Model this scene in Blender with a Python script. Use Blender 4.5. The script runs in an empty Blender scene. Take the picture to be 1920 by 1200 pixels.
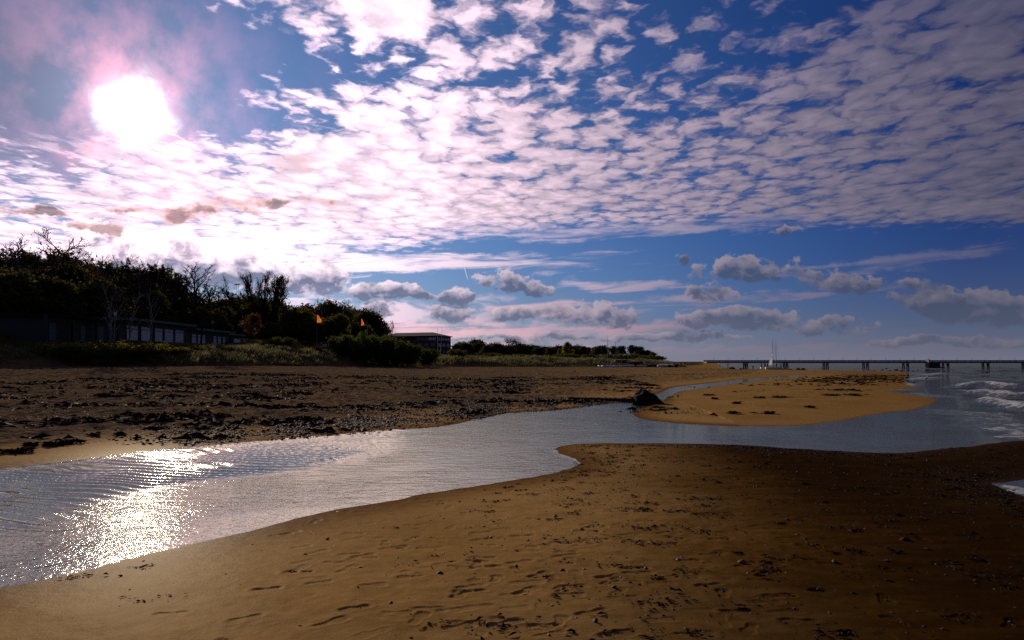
import bpy, math, random
import numpy as np

scn = bpy.context.scene
COL = scn.collection
random.seed(7)
rng = np.random.default_rng(7)

# ------------------------------------------------------------------ camera
F = 1280.0                 # focal length in pixels of the 1920 x 1200 photograph
HZ = 678.0                 # row of the horizon
CAM_Z = 2.0
cam_d = bpy.data.cameras.new('camera')
cam_d.sensor_width = 36.0
cam_d.lens = 24.0
cam_d.shift_y = (HZ - 600.0) / 1920.0
cam_d.clip_start = 0.05
cam_d.clip_end = 40000.0
cam = bpy.data.objects.new('camera', cam_d)
cam.location = (0, 0, CAM_Z)
cam.rotation_euler = (math.radians(90), 0, 0)
COL.objects.link(cam)
scn.camera = cam

def at(px, py, d):
    """a point d metres ahead that is seen at pixel px, py"""
    return ((px - 960.0) / F * d, d, CAM_Z - (py - HZ) / F * d)

def on_water(px, py):
    d = CAM_Z * F / (py - HZ)
    return ((px - 960.0) / F * d, d)

# ------------------------------------------------------------------ sun and exposure
SUN_PX = (252.0, 205.0)
sv = np.array([(SUN_PX[0] - 960) / F, 1.0, (HZ - SUN_PX[1]) / F])
sv /= np.linalg.norm(sv)
SUN_AZ = math.atan2(sv[0], sv[1])
SUN_EL = math.asin(sv[2])
sun_d = bpy.data.lights.new('sun', 'SUN')
sun_d.energy = 3.6
sun_d.angle = math.radians(0.55)
sun_d.color = (1.0, 0.88, 0.72)
sun = bpy.data.objects.new('sun', sun_d)
from mathutils import Vector, Matrix
sun.rotation_euler = Vector((-sv[0], -sv[1], -sv[2])).to_track_quat('-Z', 'Y').to_euler()
sun.location = (-40, 80, 60)
COL.objects.link(sun)

vs = scn.view_settings
scn.display_settings.display_device = 'sRGB'
vs.view_transform = 'Standard'
vs.look = 'None'
vs.exposure = 0.0
vs.gamma = 1.0
vs.use_curve_mapping = False
scn.cycles.max_bounces = 5
scn.cycles.diffuse_bounces = 2
scn.cycles.glossy_bounces = 2
scn.cycles.transmission_bounces = 3
scn.cycles.transparent_max_bounces = 8
scn.cycles.caustics_reflective = False
scn.cycles.caustics_refractive = False
scn.cycles.use_denoising = False
scn.cycles.sample_clamp_indirect = 3.0

# ------------------------------------------------------------------ node arithmetic
class S:
    """a node socket that can be added, multiplied ..."""
    tree = None
    def __init__(self, sock): self.s = sock
    def __add__(a, b): return mth('ADD', a, b)
    def __radd__(a, b): return mth('ADD', b, a)
    def __sub__(a, b): return mth('SUBTRACT', a, b)
    def __rsub__(a, b): return mth('SUBTRACT', b, a)
    def __mul__(a, b): return mth('MULTIPLY', a, b)
    def __rmul__(a, b): return mth('MULTIPLY', b, a)
    def __truediv__(a, b): return mth('DIVIDE', a, b)
    def __rtruediv__(a, b): return mth('DIVIDE', b, a)
    def __neg__(a): return mth('MULTIPLY', a, -1.0)

def put(inp, v):
    if isinstance(v, S): S.tree.links.new(v.s, inp)
    elif isinstance(v, (tuple, list)):
        inp.default_value = v if len(v) == len(inp.default_value) else tuple(v) + (1.0,)
    else: inp.default_value = v

def mth(op, a, b=None, c=None, clamp=False):
    n = S.tree.nodes.new('ShaderNodeMath'); n.operation = op; n.use_clamp = clamp
    put(n.inputs[0], a)
    if b is not None: put(n.inputs[1], b)
    if c is not None: put(n.inputs[2], c)
    return S(n.outputs[0])

def sstep(x, lo, hi):
    n = S.tree.nodes.new('ShaderNodeMapRange'); n.interpolation_type = 'SMOOTHSTEP'
    put(n.inputs['Value'], x); put(n.inputs['From Min'], lo); put(n.inputs['From Max'], hi)
    return S(n.outputs['Result'])

def lin(x, lo, hi, a=0.0, b=1.0):
    n = S.tree.nodes.new('ShaderNodeMapRange'); n.clamp = True
    put(n.inputs['Value'], x); put(n.inputs['From Min'], lo); put(n.inputs['From Max'], hi)
    put(n.inputs['To Min'], a); put(n.inputs['To Max'], b)
    return S(n.outputs['Result'])

def xyz(x, y, z):
    n = S.tree.nodes.new('ShaderNodeCombineXYZ')
    put(n.inputs[0], x); put(n.inputs[1], y); put(n.inputs[2], z)
    return S(n.outputs[0])

def sep(v):
    n = S.tree.nodes.new('ShaderNodeSeparateXYZ'); put(n.inputs[0], v)
    return S(n.outputs[0]), S(n.outputs[1]), S(n.outputs[2])

def vmath(op, a, b=None, scale=None):
    n = S.tree.nodes.new('ShaderNodeVectorMath'); n.operation = op
    put(n.inputs[0], a)
    if b is not None: put(n.inputs[1], b)
    if scale is not None: put(n.inputs['Scale'], scale)
    return S(n.outputs['Value' if op in ('DOT_PRODUCT', 'LENGTH', 'DISTANCE') else 'Vector'])

def noise(v, scale, detail=4.0, rough=0.5, dist=0.0, color=False, lac=2.0, dim='2D'):
    n = S.tree.nodes.new('ShaderNodeTexNoise'); n.noise_dimensions = dim
    put(n.inputs['Vector'], v); put(n.inputs['Scale'], scale); put(n.inputs['Detail'], detail)
    put(n.inputs['Roughness'], rough); put(n.inputs['Distortion'], dist); put(n.inputs['Lacunarity'], lac)
    return S(n.outputs['Color' if color else 'Fac'])

def voro(v, scale, feature='SMOOTH_F1', smooth=0.4, dim='2D', out='Distance', rnd=1.0):
    n = S.tree.nodes.new('ShaderNodeTexVoronoi'); n.feature = feature; n.voronoi_dimensions = dim
    put(n.inputs['Vector'], v); put(n.inputs['Scale'], scale); put(n.inputs['Randomness'], rnd)
    if feature == 'SMOOTH_F1': put(n.inputs['Smoothness'], smooth)
    return S(n.outputs[out])

def mixc(f, a, b, kind='MIX'):
    n = S.tree.nodes.new('ShaderNodeMix'); n.data_type = 'RGBA'; n.blend_type = kind
    put(n.inputs[0], f); put(n.inputs[6], a); put(n.inputs[7], b)
    return S(n.outputs[2])

def csc(c, k):      # colour (tuple or socket) times number
    return vmath('SCALE', c, scale=k)

def cadd(a, b): return vmath('ADD', a, b)

# ------------------------------------------------------------------ sky
world = bpy.data.worlds.new('World')
scn.world = world
world.use_nodes = True
S.tree = wt = world.node_tree
wt.nodes.clear()
world.cycles.sampling_method = 'MANUAL'
world.cycles.sample_map_resolution = 512

def px_dir(px, py):
    u = (px - 960.0) / F; w = (HZ - py) / F
    az = math.atan(u)
    return az, math.atan(w * math.cos(az))

def build_sky():
    tc = wt.nodes.new('ShaderNodeTexCoord')
    D = vmath('NORMALIZE', S(tc.outputs['Generated']))
    dx, dy, dz = sep(D)
    AZ = mth('ARCTAN2', dx, dy)
    EL = mth('ARCSINE', dz)
    up = mth('MAXIMUM', dz, 0.0)
    TH = mth('ARCCOSINE', mth('MINIMUM', vmath('DOT_PRODUCT', D, tuple(sv)), 1.0)) * (180 / math.pi)   # degrees from the sun

    # clear sky
    nk = wt.nodes.new('ShaderNodeTexSky'); nk.sky_type = 'NISHITA'; nk.sun_disc = False
    nk.sun_elevation = SUN_EL; nk.sun_rotation = SUN_AZ
    nk.air_density = 1.0; nk.dust_density = 0.0; nk.ozone_density = 6.0
    fb = lin(TH, 5.0, 62.0, 1.62, 0.64)                # bluer and deeper away from the sun
    clear = vmath('MULTIPLY', csc(S(nk.outputs[0]), 0.05), xyz(mth('POWER', fb, 3.0) * 0.52, mth('POWER', fb, 2.0) * 0.66, fb))

    glow = mth('EXPONENT', TH * (-1 / 16.5))          # falls off away from the sun
    glow_w = mth('EXPONENT', TH * (-1 / 9.0))

    # thin veil of high cloud round the sun
    nv = noise(xyz(AZ + 4.0, EL * 1.3, 0.0), 5.0, 4, 0.55)
    veil = glow_w * lin(nv, 0.25, 0.75, 0.5, 1.2)
    nleft = sstep(AZ * -1.0, 0.33, 0.62) * sstep(EL, 0.14, 0.27)
    col = mixc(mth('MULTIPLY', nleft * lin(nv, .3, .7, .55, .95), 0.8), clear, (0.125, 0.135, 0.215))
    col = cadd(col, csc((0.46, 0.45, 0.50), veil * 0.13))

    # haze towards the horizon
    hz = mth('EXPONENT', mth('ABSOLUTE', EL) * (-1 / 0.055))
    hazec = cadd(csc((0.62, 0.50, 0.60), glow * 1.5), (0.155, 0.160, 0.220))
    col = mixc(hz * 0.95, col, hazec)

    # ---- altocumulus deck on a plane overhead
    inv = 1.0 / (up + 0.015)
    P = xyz(dx * inv, dy * inv, 0.0)
    warp = vmath('SUBTRACT', noise(P, 1.6, 3, 0.55, color=True), (0.5, 0.5, 0.5))
    Pw = cadd(P, csc(warp, 0.16))
    w2 = vmath('SUBTRACT', noise(P, 9.0, 3, 0.6, color=True), (0.5, 0.5, 0.5))
    Pw = cadd(Pw, csc(w2, 0.12))
    Pw = vmath('MULTIPLY', Pw, (1.0, 0.78, 1.0))
    cell = 1.0 - voro(Pw, 7.6, 'SMOOTH_F1', 0.25, '2D') * 1.25
    cell2 = 1.0 - voro(Pw, 19.0, 'SMOOTH_F1', 0.4, '2D') * 1.25
    fine = noise(Pw, 22.0, 6, 0.62)
    big = noise(P, 0.55, 3, 0.5)
    mid = noise(P, 1.9, 4, 0.55)

    # where the deck lies: its far edge, its near edge and gaps
    yy = dy * inv
    xx = dx * inv
    far = 1.0 - sstep(yy + (mid - 0.5) * 1.2, lin(xx, -3.0, 0.5, 5.0, 4.25), lin(xx, -3.0, 0.5, 8.0, 4.9))
    wdg = AZ * 1.0
    # height of the clear gap's lower rim, by azimuth
    rim = lin(AZ, -0.33, -0.24, 0.27, 0.362)
    rim2 = lin(AZ, 0.28, 0.62, -0.012, 0.035)
    gap = sstep(EL + (mid - 0.5) * 0.16, rim + rim2 - 0.025, rim + rim2 + 0.06)
    gapr = 1.0 - sstep(AZ, 0.20, 0.58) * 0.45
    leftgap = sstep(AZ * -1.0, 0.27, 0.40) * sstep(EL + (mid - .5) * .12, 0.205, 0.265)
    cover = far * 1.0 + 0.06 - gap * gapr * 0.52 + (mid - 0.5) * (0.62 + gap * 1.2) + (big - 0.5) * 0.85 - leftgap * 0.42
    # the patch at the top of the sky and those right of the sun
    def patch(px, py, hw, hh):
        a, e = px_dir(px, py)
        q = mth('POWER', (AZ - a) / (hw / F), 2.0) + mth('POWER', (EL - e) / (hh / F), 2.0)
        return mth('EXPONENT', q * -1.0)
    cover = cover + patch(735, 40, 120, 50) * 0.42 + patch(450, 165, 120, 40) * 0.35 + patch(245, 250, 90, 110) * 0.4 \
        + patch(100, 265, 90, 22) * 0.5 + patch(520, 30, 50, 30) * .2 + patch(1060, 70, 80, 50) * 0.15 + patch(1000, 20, 200, 30) * .2 \
        - patch(700, 118, 200, 34) * 0.42 - patch(1260, 200, 150, 45) * 0.34 - patch(1330, 25, 150, 40) * .30 - patch(930, 150, 90, 22) * .25 - patch(380, 230, 110, 25) * .3 - patch(500, 222, 130, 22) * .45 + patch(570, 335, 310, 90) * .46 + patch(330, 300, 80, 50) * .3 + patch(300, 450, 330, 26) * .22 - patch(90, 110, 190, 150) * .75 - patch(400, 95, 170, 50) * .4 - patch(130, 312, 100, 24) * .55 - patch(400, 212, 120, 16) * .3 - patch(40, 235, 120, 25) * .4 - patch(60, 385, 90, 14) * .25 - patch(640, 462, 130, 12) * .2
    dens = cell * 0.66 + cell2 * 0.34 + (fine - 0.5) * 0.75 + cover * 0.66 - 0.70
    alpha = sstep(dens, -0.10, 0.48) * far
    alpha = alpha * lin(TH, 28, 58, 1.0, 0.76) * (1.0 - sstep(EL, 0.30, 0.48) * sstep(AZ, 0.0, 0.35) * 0.42)
    alpha = alpha * (1.0 - mth('MINIMUM', (patch(60, 110, 190, 130) + patch(300, 100, 150, 62)) * 1.35, 1.0))
    thick = sstep(dens, 0.15, 0.75)
    L = mth('MINIMUM', glow * 5.3, 1.55)
    relief = lin(fine * 0.4 + cell * 0.75 + cell2 * 0.3, 0.45, 1.25, 0.55, 1.15)
    ac = cadd(csc((1.0, 0.73, 0.83), L * relief), csc((0.050, 0.070, 0.118), lin(TH, 25, 65, 1.0, 0.6)))
    # thick parts near the sun let less light through
    shade = thick * sstep(noise(P, 2.4, 3, .5), 0.52, 0.70) * lin(TH, 4, 30, 1.0, 0.0)
    ac = mixc(shade * 0.75, ac, csc((0.95, 0.62, 0.60), lin(TH, 5, 30, .75, .5)))
    col = mixc(alpha, col, ac)

    # ---- blobs of cloud at given bearings
    K = xyz(AZ + 2.0, EL * 1.25 + 5.0, 0.0)
    kw = vmath('SUBTRACT', noise(K, 30.0, 3, 0.55, color=True), (0.5, 0.5, 0.5))
    Kw = cadd(K, csc(kw, 0.022))
    def bumps(v): return noise(v, 19.0, 5, 0.55) * 1.5 + (0.55 - voro(v, 36.0, 'SMOOTH_F1', 0.6)) * 0.30
    n1 = bumps(Kw) - 0.75
    n2 = bumps(cadd(Kw, (-0.006, 0.012, 0.0))) - 0.75            # the same a step towards the sun
    nlow = noise(K, 8.0, 2, 0.5)
    nfin = noise(K, 70.0, 4, 0.6)
    wa, wb, wc = sep(vmath('SUBTRACT', noise(K, 13.0, 5, 0.58, color=True), (0.5, 0.5, 0.5)))
    AZw = AZ + wa * 0.085
    ELw = EL + wb * 0.034
    def blob(px, py, hw, hh, tilt=0.0, flat=0.6):
        a, e = px_dir(px, py); ca = math.cos(a)
        sa, se = hw / F * ca * ca, hh / F * ca
        da = (AZw - a) * (1 / sa)
        de = ELw - e
        if tilt: de = de - (AZ - a) * tilt
        de = de * (1 / se)
        if flat < 1:
            de = de + mth('MINIMUM', de, 0.0) * (1.0 / flat - 1.0)
        da2 = 1.0 - da * da
        up_ = de + 0.5
        return da2 - de * de, da2 - up_ * up_
    def union(bs, hi=False):
        r, q = bs[0]
        for b, c in bs[1:]:
            r = mth('SMOOTH_MAX', r, b, 0.25)
            if hi: q = mth('SMOOTH_MAX', q, c, 0.25)
        return (r, q) if hi else r

    # bright far clouds low over the land
    fb_ = union([blob(640, 606, 420, 60, 0, 1), blob(1000, 630, 330, 34, 0, 1)])
    fa_ = sstep(fb_ * 0.5 + (noise(xyz(AZ + 9.0, EL * 3.2, 0.0), 16.0, 6, 0.6, 0.5) - 0.5) * 2.4, 0.0, 0.8)
    col = mixc(fa_ * lin(TH, 15, 45, 0.85, 0.35), col, cadd(csc((1.0, 0.72, 0.80), glow * 4.3), (0.08, 0.08, 0.12)))

    # cirrus bands, long and thin
    KS = xyz(AZ * 0.9, (EL - AZ * 0.035) * 9.0 + 3.0, 0.0)
    ns = noise(KS, 9.0, 6, 0.62, 0.4)
    ci = union([blob(700, 492, 560, 24, 0.012, 1), blob(420, 455, 420, 26, 0.03, 1), blob(1720, 488, 320, 17, 0.045, 1), blob(1190, 535, 170, 16, -0.02, 1),
                blob(1080, 585, 260, 20, 0.015, 1), blob(850, 622, 330, 18, -0.02, 1), blob(1250, 425, 420, 22, 0.02, 1), blob(1900, 380, 300, 22, 0.0, 1), blob(1400, 560, 330, 13, 0.01, 1), blob(1560, 655, 420, 14, 0, 1), blob(1180, 615, 260, 12, 0, 1), blob(980, 655, 300, 12, 0, 1)])
    ca_ = sstep(mth('MAXIMUM', ci, -1.0) * 0.55 + (ns - 0.5) * 2.1, 0.06, 0.75) * sstep(EL, 0.0, 0.03)
    ca_ = ca_ * lin(TH, 15, 60, 0.9, 0.42)
    cic = cadd(csc(mixc(sstep(EL, 0.06, 0.13), (1.0, 0.52, 0.55), (1.0, 0.74, 0.80)), glow * 5.0), (0.07, 0.08, 0.12))
    col = mixc(ca_, col, cic)

    # low cumulus
    cu, cu_up = union([blob(195, 476, 92, 56), blob(275, 500, 60, 40), blob(352, 504, 58, 50), blob(462, 520, 84, 40), blob(575, 530, 70, 50),
                blob(722, 545, 50, 20), blob(755, 558, 55, 14), blob(722, 588, 26, 17), blob(955, 532, 52, 26), blob(1010, 548, 46, 16),
                blob(845, 560, 24, 14), blob(845, 590, 46, 20), blob(980, 596, 56, 18), blob(1090, 598, 80, 32), blob(1165, 605, 40, 18),
                blob(1420, 512, 105, 28, -0.05), blob(1570, 530, 120, 28, -0.08), blob(1335, 556, 56, 26), blob(1385, 606, 112, 21),
                blob(1556, 622, 75, 22), blob(1800, 572, 150, 30, -0.1), blob(1890, 590, 150, 42, -0.1), blob(1230, 634, 130, 9), blob(1010, 634, 150, 8),
                blob(1275, 493, 18, 12), blob(1480, 436, 38, 10), blob(1780, 640, 200, 9)], True)
    fld = mth('MAXIMUM', cu, -1.3) * 0.62 + n1 * 1.7 + (nlow - 0.5) * 1.5 + (nfin - 0.5) * 1.7 + 0.08 + patch(400, 505, 300, 60) * 0.36
    cua = sstep(fld, -0.06, lin(cu - cu_up, -0.4, 0.7, 0.75, 0.30)) * sstep(cu, -1.05, -0.35)
    body = sstep(fld, 0.10, 0.95)
    puff = (n1 - n2) * 1.6
    high = lin(cu - cu_up, -0.5, 1.1, -0.35, 0.45)
    bodyc = cadd(csc((0.038, 0.066, 0.135), lin(TH, 8, 60, 1.5, 0.8)), csc((0.30, 0.24, 0.27), glow * 0.9))
    rimc = cadd(csc((1.0, 0.78, 0.83), glow * 3.8), (0.085, 0.088, 0.12))
    lit = mth('ADD', (1.0 - body) * 0.50, mth('ADD', puff, high), clamp=True)
    cuc = mixc(lit, bodyc, rimc)
    cuc = mixc(hz * 0.55, cuc, cadd(hazec, (0.03, 0.02, 0.02)))
    col = mixc(cua * 0.86, col, cuc)

    # brown grey clouds in front of the bright deck
    br = union([blob(372, 408, 110, 22, 0.16), blob(515, 383, 115, 18, 0.16), blob(232, 398, 45, 10), blob(180, 428, 70, 12), blob(60, 400, 70, 8)])
    bf = mth('MAXIMUM', br, -1.0) * 0.6 + n1 * 2.4 + 0.1
    ba = sstep(bf, 0.05, 0.75) * sstep(br, -0.9, 0.0)
    col = mixc(ba * 0.85, col, mixc(sstep(bf, 0.3, 1.0), (0.95, 0.55, 0.50), (0.20, 0.155, 0.165)))

    # vapour trail
    a0, e0 = px_dir(872.5, 508)
    t_al = (EL - e0)
    t_ac = (AZ - a0) + t_al * 0.30
    trail = sstep(mth('ABSOLUTE', t_ac), 0.0011, 0.0003) * sstep(mth('ABSOLUTE', t_al), 0.014, 0.009)
    col = mixc(trail * 0.5, col, (0.75, 0.70, 0.74))

    # the sun behind the clouds, and the red corona round it
    kz = xyz(AZ, EL + 7.0, 0.0)
    nz = noise(kz, 14.0, 5, 0.6)
    nz2 = noise(kz, 26.0, 5, 0.62, 0.6)
    THn = TH + (nz2 - 0.5) * 3.0 + (nz - 0.5) * 6.0
    core = sstep(THn, 3.3, 0.0) * sstep(TH, 4.6, 1.4) * 2.4 + mth('EXPONENT', TH * (-1 / 2.4)) * 0.4 + mth('EXPONENT', mth('POWER', TH * (1 / 1.1), 2.0) * -1.0) * 6.0
    ring = mth('EXPONENT', TH * (-1 / 3.0)) * lin(nz, 0.38, 0.66, 0.08, 1.1)
    col = cadd(col, cadd(csc((1.0, 0.93, 0.96), core), csc((1.0, 0.30, 0.36), ring * 1.9)))

    # below the horizon: the same haze, dim
    col = mixc(sstep(EL, -0.02, -0.08), col, (0.09, 0.10, 0.13))
    bg = wt.nodes.new('ShaderNodeBackground')
    put(bg.inputs['Color'], csc(col, 10.0))
    bg.inputs['Strength'].default_value = 0.1
    out = wt.nodes.new('ShaderNodeOutputWorld')
    wt.links.new(bg.outputs[0], out.inputs['Surface'])

build_sky()
# ------------------------------------------------------------------ noise for the terrain
def _hash(ix, iy, seed):
    h = (ix.astype(np.int64) * 374761393 + iy.astype(np.int64) * 668265263 + seed * 1442695041) & 0x7fffffff
    h = ((h ^ (h >> 13)) * 1274126177) & 0x7fffffff
    return ((h ^ (h >> 16)) & 0xffff) / 65535.0

def vnoise(x, y, seed=0):
    x = np.asarray(x, float); y = np.asarray(y, float)
    ix = np.floor(x); iy = np.floor(y)
    fx = x - ix; fy = y - iy
    fx = fx * fx * fx * (fx * (fx * 6 - 15) + 10); fy = fy * fy * fy * (fy * (fy * 6 - 15) + 10)
    a = _hash(ix, iy, seed); b = _hash(ix + 1, iy, seed); c = _hash(ix, iy + 1, seed); d = _hash(ix + 1, iy + 1, seed)
    return (a + (b - a) * fx) * (1 - fy) + (c + (d - c) * fx) * fy - 0.5

def fbm(x, y, scale, octs=4, rough=0.5, seed=0):
    r = 0.0; amp = 1.0; tot = 0.0
    x = np.asarray(x, float) / scale; y = np.asarray(y, float) / scale
    for o in range(octs):
        ca, sa = math.cos(o * 0.9), math.sin(o * 0.9)
        r = r + amp * vnoise(x * ca - y * sa + o * 17.3, x * sa + y * ca - o * 9.1, seed + o)
        tot += amp; amp *= rough; x = x * 2.03; y = y * 2.03
    return r / tot * 2.0

def smooth(x, a, b):
    t = np.clip((x - a) / (b - a), 0, 1)
    return t * t * (3 - 2 * t)

def spline(pts, n=4):
    """Catmull-Rom through a closed ring of points"""
    P = np.array(pts, float); N = len(P); out = []
    for i in range(N):
        p0, p1, p2, p3 = P[i - 1], P[i], P[(i + 1) % N], P[(i + 2) % N]
        d = np.linalg.norm(p2 - p1)
        k = n if d < 40 else 1
        for j in range(k):
            t = j / k
            if d >= 40 or np.linalg.norm(p1 - p0) > 60 or np.linalg.norm(p3 - p2) > 60:
                out.append(p1 + (p2 - p1) * t)
            else:
                out.append(0.5 * ((2 * p1) + (p2 - p0) * t + (2 * p0 - 5 * p1 + 4 * p2 - p3) * t * t + (3 * p1 - p0 - 3 * p2 + p3) * t ** 3))
    return np.array(out)

def sdf(x, y, ring):
    """signed distance to a ring, positive inside"""
    x = np.asarray(x, np.float64).ravel(); y = np.asarray(y, np.float64).ravel()
    d2 = np.full(x.shape, 1e18); ins = np.zeros(x.shape, bool)
    for i in range(len(ring)):
        ax, ay = ring[i]; bx, by = ring[(i + 1) % len(ring)]
        ex, ey = bx - ax, by - ay
        L = ex * ex + ey * ey + 1e-12
        t = np.clip(((x - ax) * ex + (y - ay) * ey) / L, 0, 1)
        qx = x - ax - t * ex; qy = y - ay - t * ey
        np.minimum(d2, qx * qx + qy * qy, out=d2)
        if ay != by:
            cr = ((ay > y) != (by > y)) & (x < ex * (y - ay) / ey + ax)
            ins ^= cr
    d = np.sqrt(d2)
    return np.where(ins, d, -d)

# ------------------------------------------------------------------ shore lines (read off the water level)
near_bank = [(-22.0, -1.5), (-9.0, 2.6)] + [on_water(*p) for p in
    [(-300, 1172), (-120, 1132), (0, 1105), (100, 1086), (200, 1061), (300, 1033), (400, 1009), (500, 988), (600, 964), (700, 944), (800, 925), (900, 910),
     (980, 898), (1040, 887), (1075, 877), (1086, 869), (1077, 861), (1055, 853), (1043, 847), (1046, 840), (1066, 834), (1110, 831),
     (1200, 831), (1350, 833), (1500, 841), (1600, 847), (1690, 849), (1760, 842), (1850, 833), (1920, 826), (1990, 838), (2000, 866), (1975, 893), (1880, 908), (1930, 924), (2010, 940)]] \
    + [(11.0, 8.0), (13.0, 4.0), (15.0, -6.0), (18.0, -60.0), (25.0, -400.0), (60.0, -20000.0)]
sea_side = [(22000.0, -20000.0), (22000.0, 22000.0), (6500.0, 22000.0), (600.0, 2000.0), (150.0, 500.0), (98.0, 320.0), (73.0, 235.0), (66.5, 208.0),
            (60.5, 186.0), (62.0, 174.0), (68.0, 166.0), (74.5, 150.0), (75.5, 132.0)]
bar = [on_water(*p) for p in
    [(1703, 701), (1706, 707), (1700, 713), (1712, 722), (1724, 727.5), (1700, 730), (1668, 731.5), (1690, 736), (1712, 740), (1754, 746), (1765, 752), (1740, 762), (1700, 770),
     (1640, 778), (1590, 787), (1530, 796), (1440, 799), (1350, 798), (1260, 793), (1205, 786), (1188, 777), (1196, 769), (1230, 756), (1258, 741.5),
     (1290, 731.5), (1350, 723), (1420, 713.5), (1500, 704.8)]]
north = [on_water(*p) for p in
    [(1530, 702.5), (1500, 703), (1400, 711), (1340, 718), (1272, 725), (1243, 733), (1222, 742), (1180, 752), (1130, 758), (1050, 768), (950, 775), (895, 786), (850, 796), (800, 802), (740, 807),
     (640, 815), (500, 826), (400, 834), (300, 843), (150, 862), (0, 880), (-200, 908), (-500, 945)]] + [(-24.0, 9.0), (-40.0, 2.0)]
WATER = spline(near_bank + sea_side + bar + north, 5)
RIPPLE = spline([on_water(*p) for p in
    [(745, 806), (640, 814), (500, 825), (400, 833), (300, 842), (150, 861), (0, 879), (-200, 906), (-500, 940), (-700, 1010), (-400, 1040), (-150, 1022), (0, 1005), (100, 985), (200, 962),
     (300, 930), (400, 903), (500, 889), (600, 878), (690, 861), (740, 848), (765, 830)]], 3)
DUNE = np.array([(-9000.0, -3000.0), (-120.0, -60.0), (-84.0, 20.0), (-60.0, 80.0), (-43.3, 120.0), (-15.0, 190.0), (10.0, 203.0), (29.0, 211.0), (45.0, 219.0), (59.0, 230.0), (66.0, 262.0), (90.0, 330.0), (140.0, 500.0), (560.0, 2000.0), (6000.0, 22000.0), (-20000.0, 22000.0)])

HILL = [  # centre, spread, height of the wooded rise
    (-125.0, 150.0, 44.0, 3.5), (-150.0, 110.0, 50.0, 2.5), (-100.0, 235.0, 55.0, 2.5)]

def ground(x, y, rough=True, parts=False):
    x = np.asarray(x, float).ravel(); y = np.asarray(y, float).ravel()
    far = np.hypot(x, y)
    wob = np.where(far < 60, fbm(x, y, 1.3, 3, 0.5, 3) * 0.10 + fbm(x, y, 0.33, 2, 0.5, 4) * 0.03, 0) * smooth(far, 3, 8) + fbm(x, y, 9.0, 2, 0.5, 5) * 0.25 * smooth(far, 14, 40)
    w = sdf(x, y, WATER) + wob                    # > 0 in the water
    dn = sdf(x, y, DUNE) + fbm(x, y, 14.0, 3, 0.5, 11) * 2.2   # > 0 behind the foot of the dunes
    rp = smooth(sdf(x, y, RIPPLE) + fbm(x, y, 2.5, 3, .5, 21) * 0.7, -0.2, 0.9)
    land = np.maximum(-w, 0.0)
    # beach north of the stream: climbs to the foot of the dunes
    zf = np.interp(x + 0.0 * y, [-60, -43, -15, 10, 29, 60], [1.45, 1.25, 0.55, 0.42, 0.36, 0.22])
    northside = smooth(y - np.interp(x, [-40, -10, -3, 1, 5, 8, 60], [9, 12, 15, 18, 19.3, 18.7, 18.7]), -1.5, 2.5)
    climb = zf * (land / (land + np.maximum(-dn, 0.0) + 1e-6)) ** 0.8
    spit = 0.30 * (1 - np.exp(-land / 14.0))
    near = 0.16 * (1 - np.exp(-land / 3.2)) + 0.004 * np.minimum(land, 10)
    z = np.where(northside > 0, near * (1 - northside) + np.where(x > np.interp(y, [20, 40, 90, 160], [7, 9, 30, 60]), np.maximum(spit * 0.0 + np.minimum(spit, climb + spit), 0), climb) * northside, near)
    if rough:
        rw = smooth(land, 0.3, 2.5)
        # trampled beach
        tr = fbm(x, y, 0.8, 3, 0.65, 31) * 0.15 + fbm(x, y, 2.2, 2, 0.5, 37) * 0.06
        tr = tr * np.clip(smooth(land, 1.0, 7.0), 0, 1) * northside * np.where(x > np.interp(y, [20, 40, 90, 160], [7, 9, 30, 60]), 0.25, 1.0)
        z = z + tr
        z = z + (fbm(x, y, 0.9, 3, 0.5, 41) * 0.012 + fbm(x, y, 0.24, 3, 0.55, 43) * 0.0060) * rw * (1 - northside)
    # under water
    sea = smooth(x - np.interp(y, [0, 10, 20, 30, 60, 130], [9, 11, 16, 22, 40, 76]), -2, 8)
    depth = np.minimum(w * 0.10, 0.10 + 0.10 * smooth(w, 0.5, 4)) * (1 - sea) + np.minimum(0.05 * w, 2.5) * sea
    bed = -np.maximum(depth, 0.0)
    z = np.where(w > 0, bed, z)
    # sand ripples
    s = x * 0.22 + y * 0.975 + fbm(x, y, 2.6, 3, 0.5, 51) * 0.55
    wl = 0.29
    rip = np.sin(2 * math.pi * s / wl + 3.0 * vnoise(x * 1.7, y * 0.9, 55))
    WAVE['z'] = rip * rp
    brk = smooth(vnoise(x * 2.2, y * 1.5, 57) + 0.5, 0.15, 0.5)
    slope = -0.002 + 0.016 * fbm(x, y, 3.0, 2, 0.5, 59)
    z = np.where(rp > 0, z * (1 - rp) + (rip * 0.019 * (0.35 + 0.65 * brk) + slope * 0.45 - 0.0065) * rp, z)
    # dunes and the land behind
    d = np.maximum(dn, 0.0)
    base = np.interp(x, [-60, -43, -15, 10, 29, 60], [1.45, 1.25, 0.55, 0.42, 0.36, 0.22])
    ht = np.interp(x, [-75, -58, -40, -30, -15, 10, 30, 48, 62], [3.5, 3.7, 3.2, 2.4, 2.8, 3.0, 2.5, 1.9, 1.5])
    dune = ht * (1 - np.exp(-d / 6.0)) + (0.55 * fbm(x, y, 9.0, 3, 0.5, 61) + 0.25 * fbm(x, y, 2.5, 2, 0.5, 63)) * smooth(d, 0.5, 6) * np.interp(far, [0, 400, 800], [1, 1, .3])
    hill = 0.0
    for (hx, hy, hs, hh) in HILL:
        hill = hill + hh * np.exp(-((x - hx) ** 2 + (y - hy) ** 2) / (2 * hs * hs)) * smooth(d, 16, 40)
    z = np.where(dn > 0, base + dune + hill, z)
    if parts: return z, w, dn, rp, northside
    return z

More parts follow.
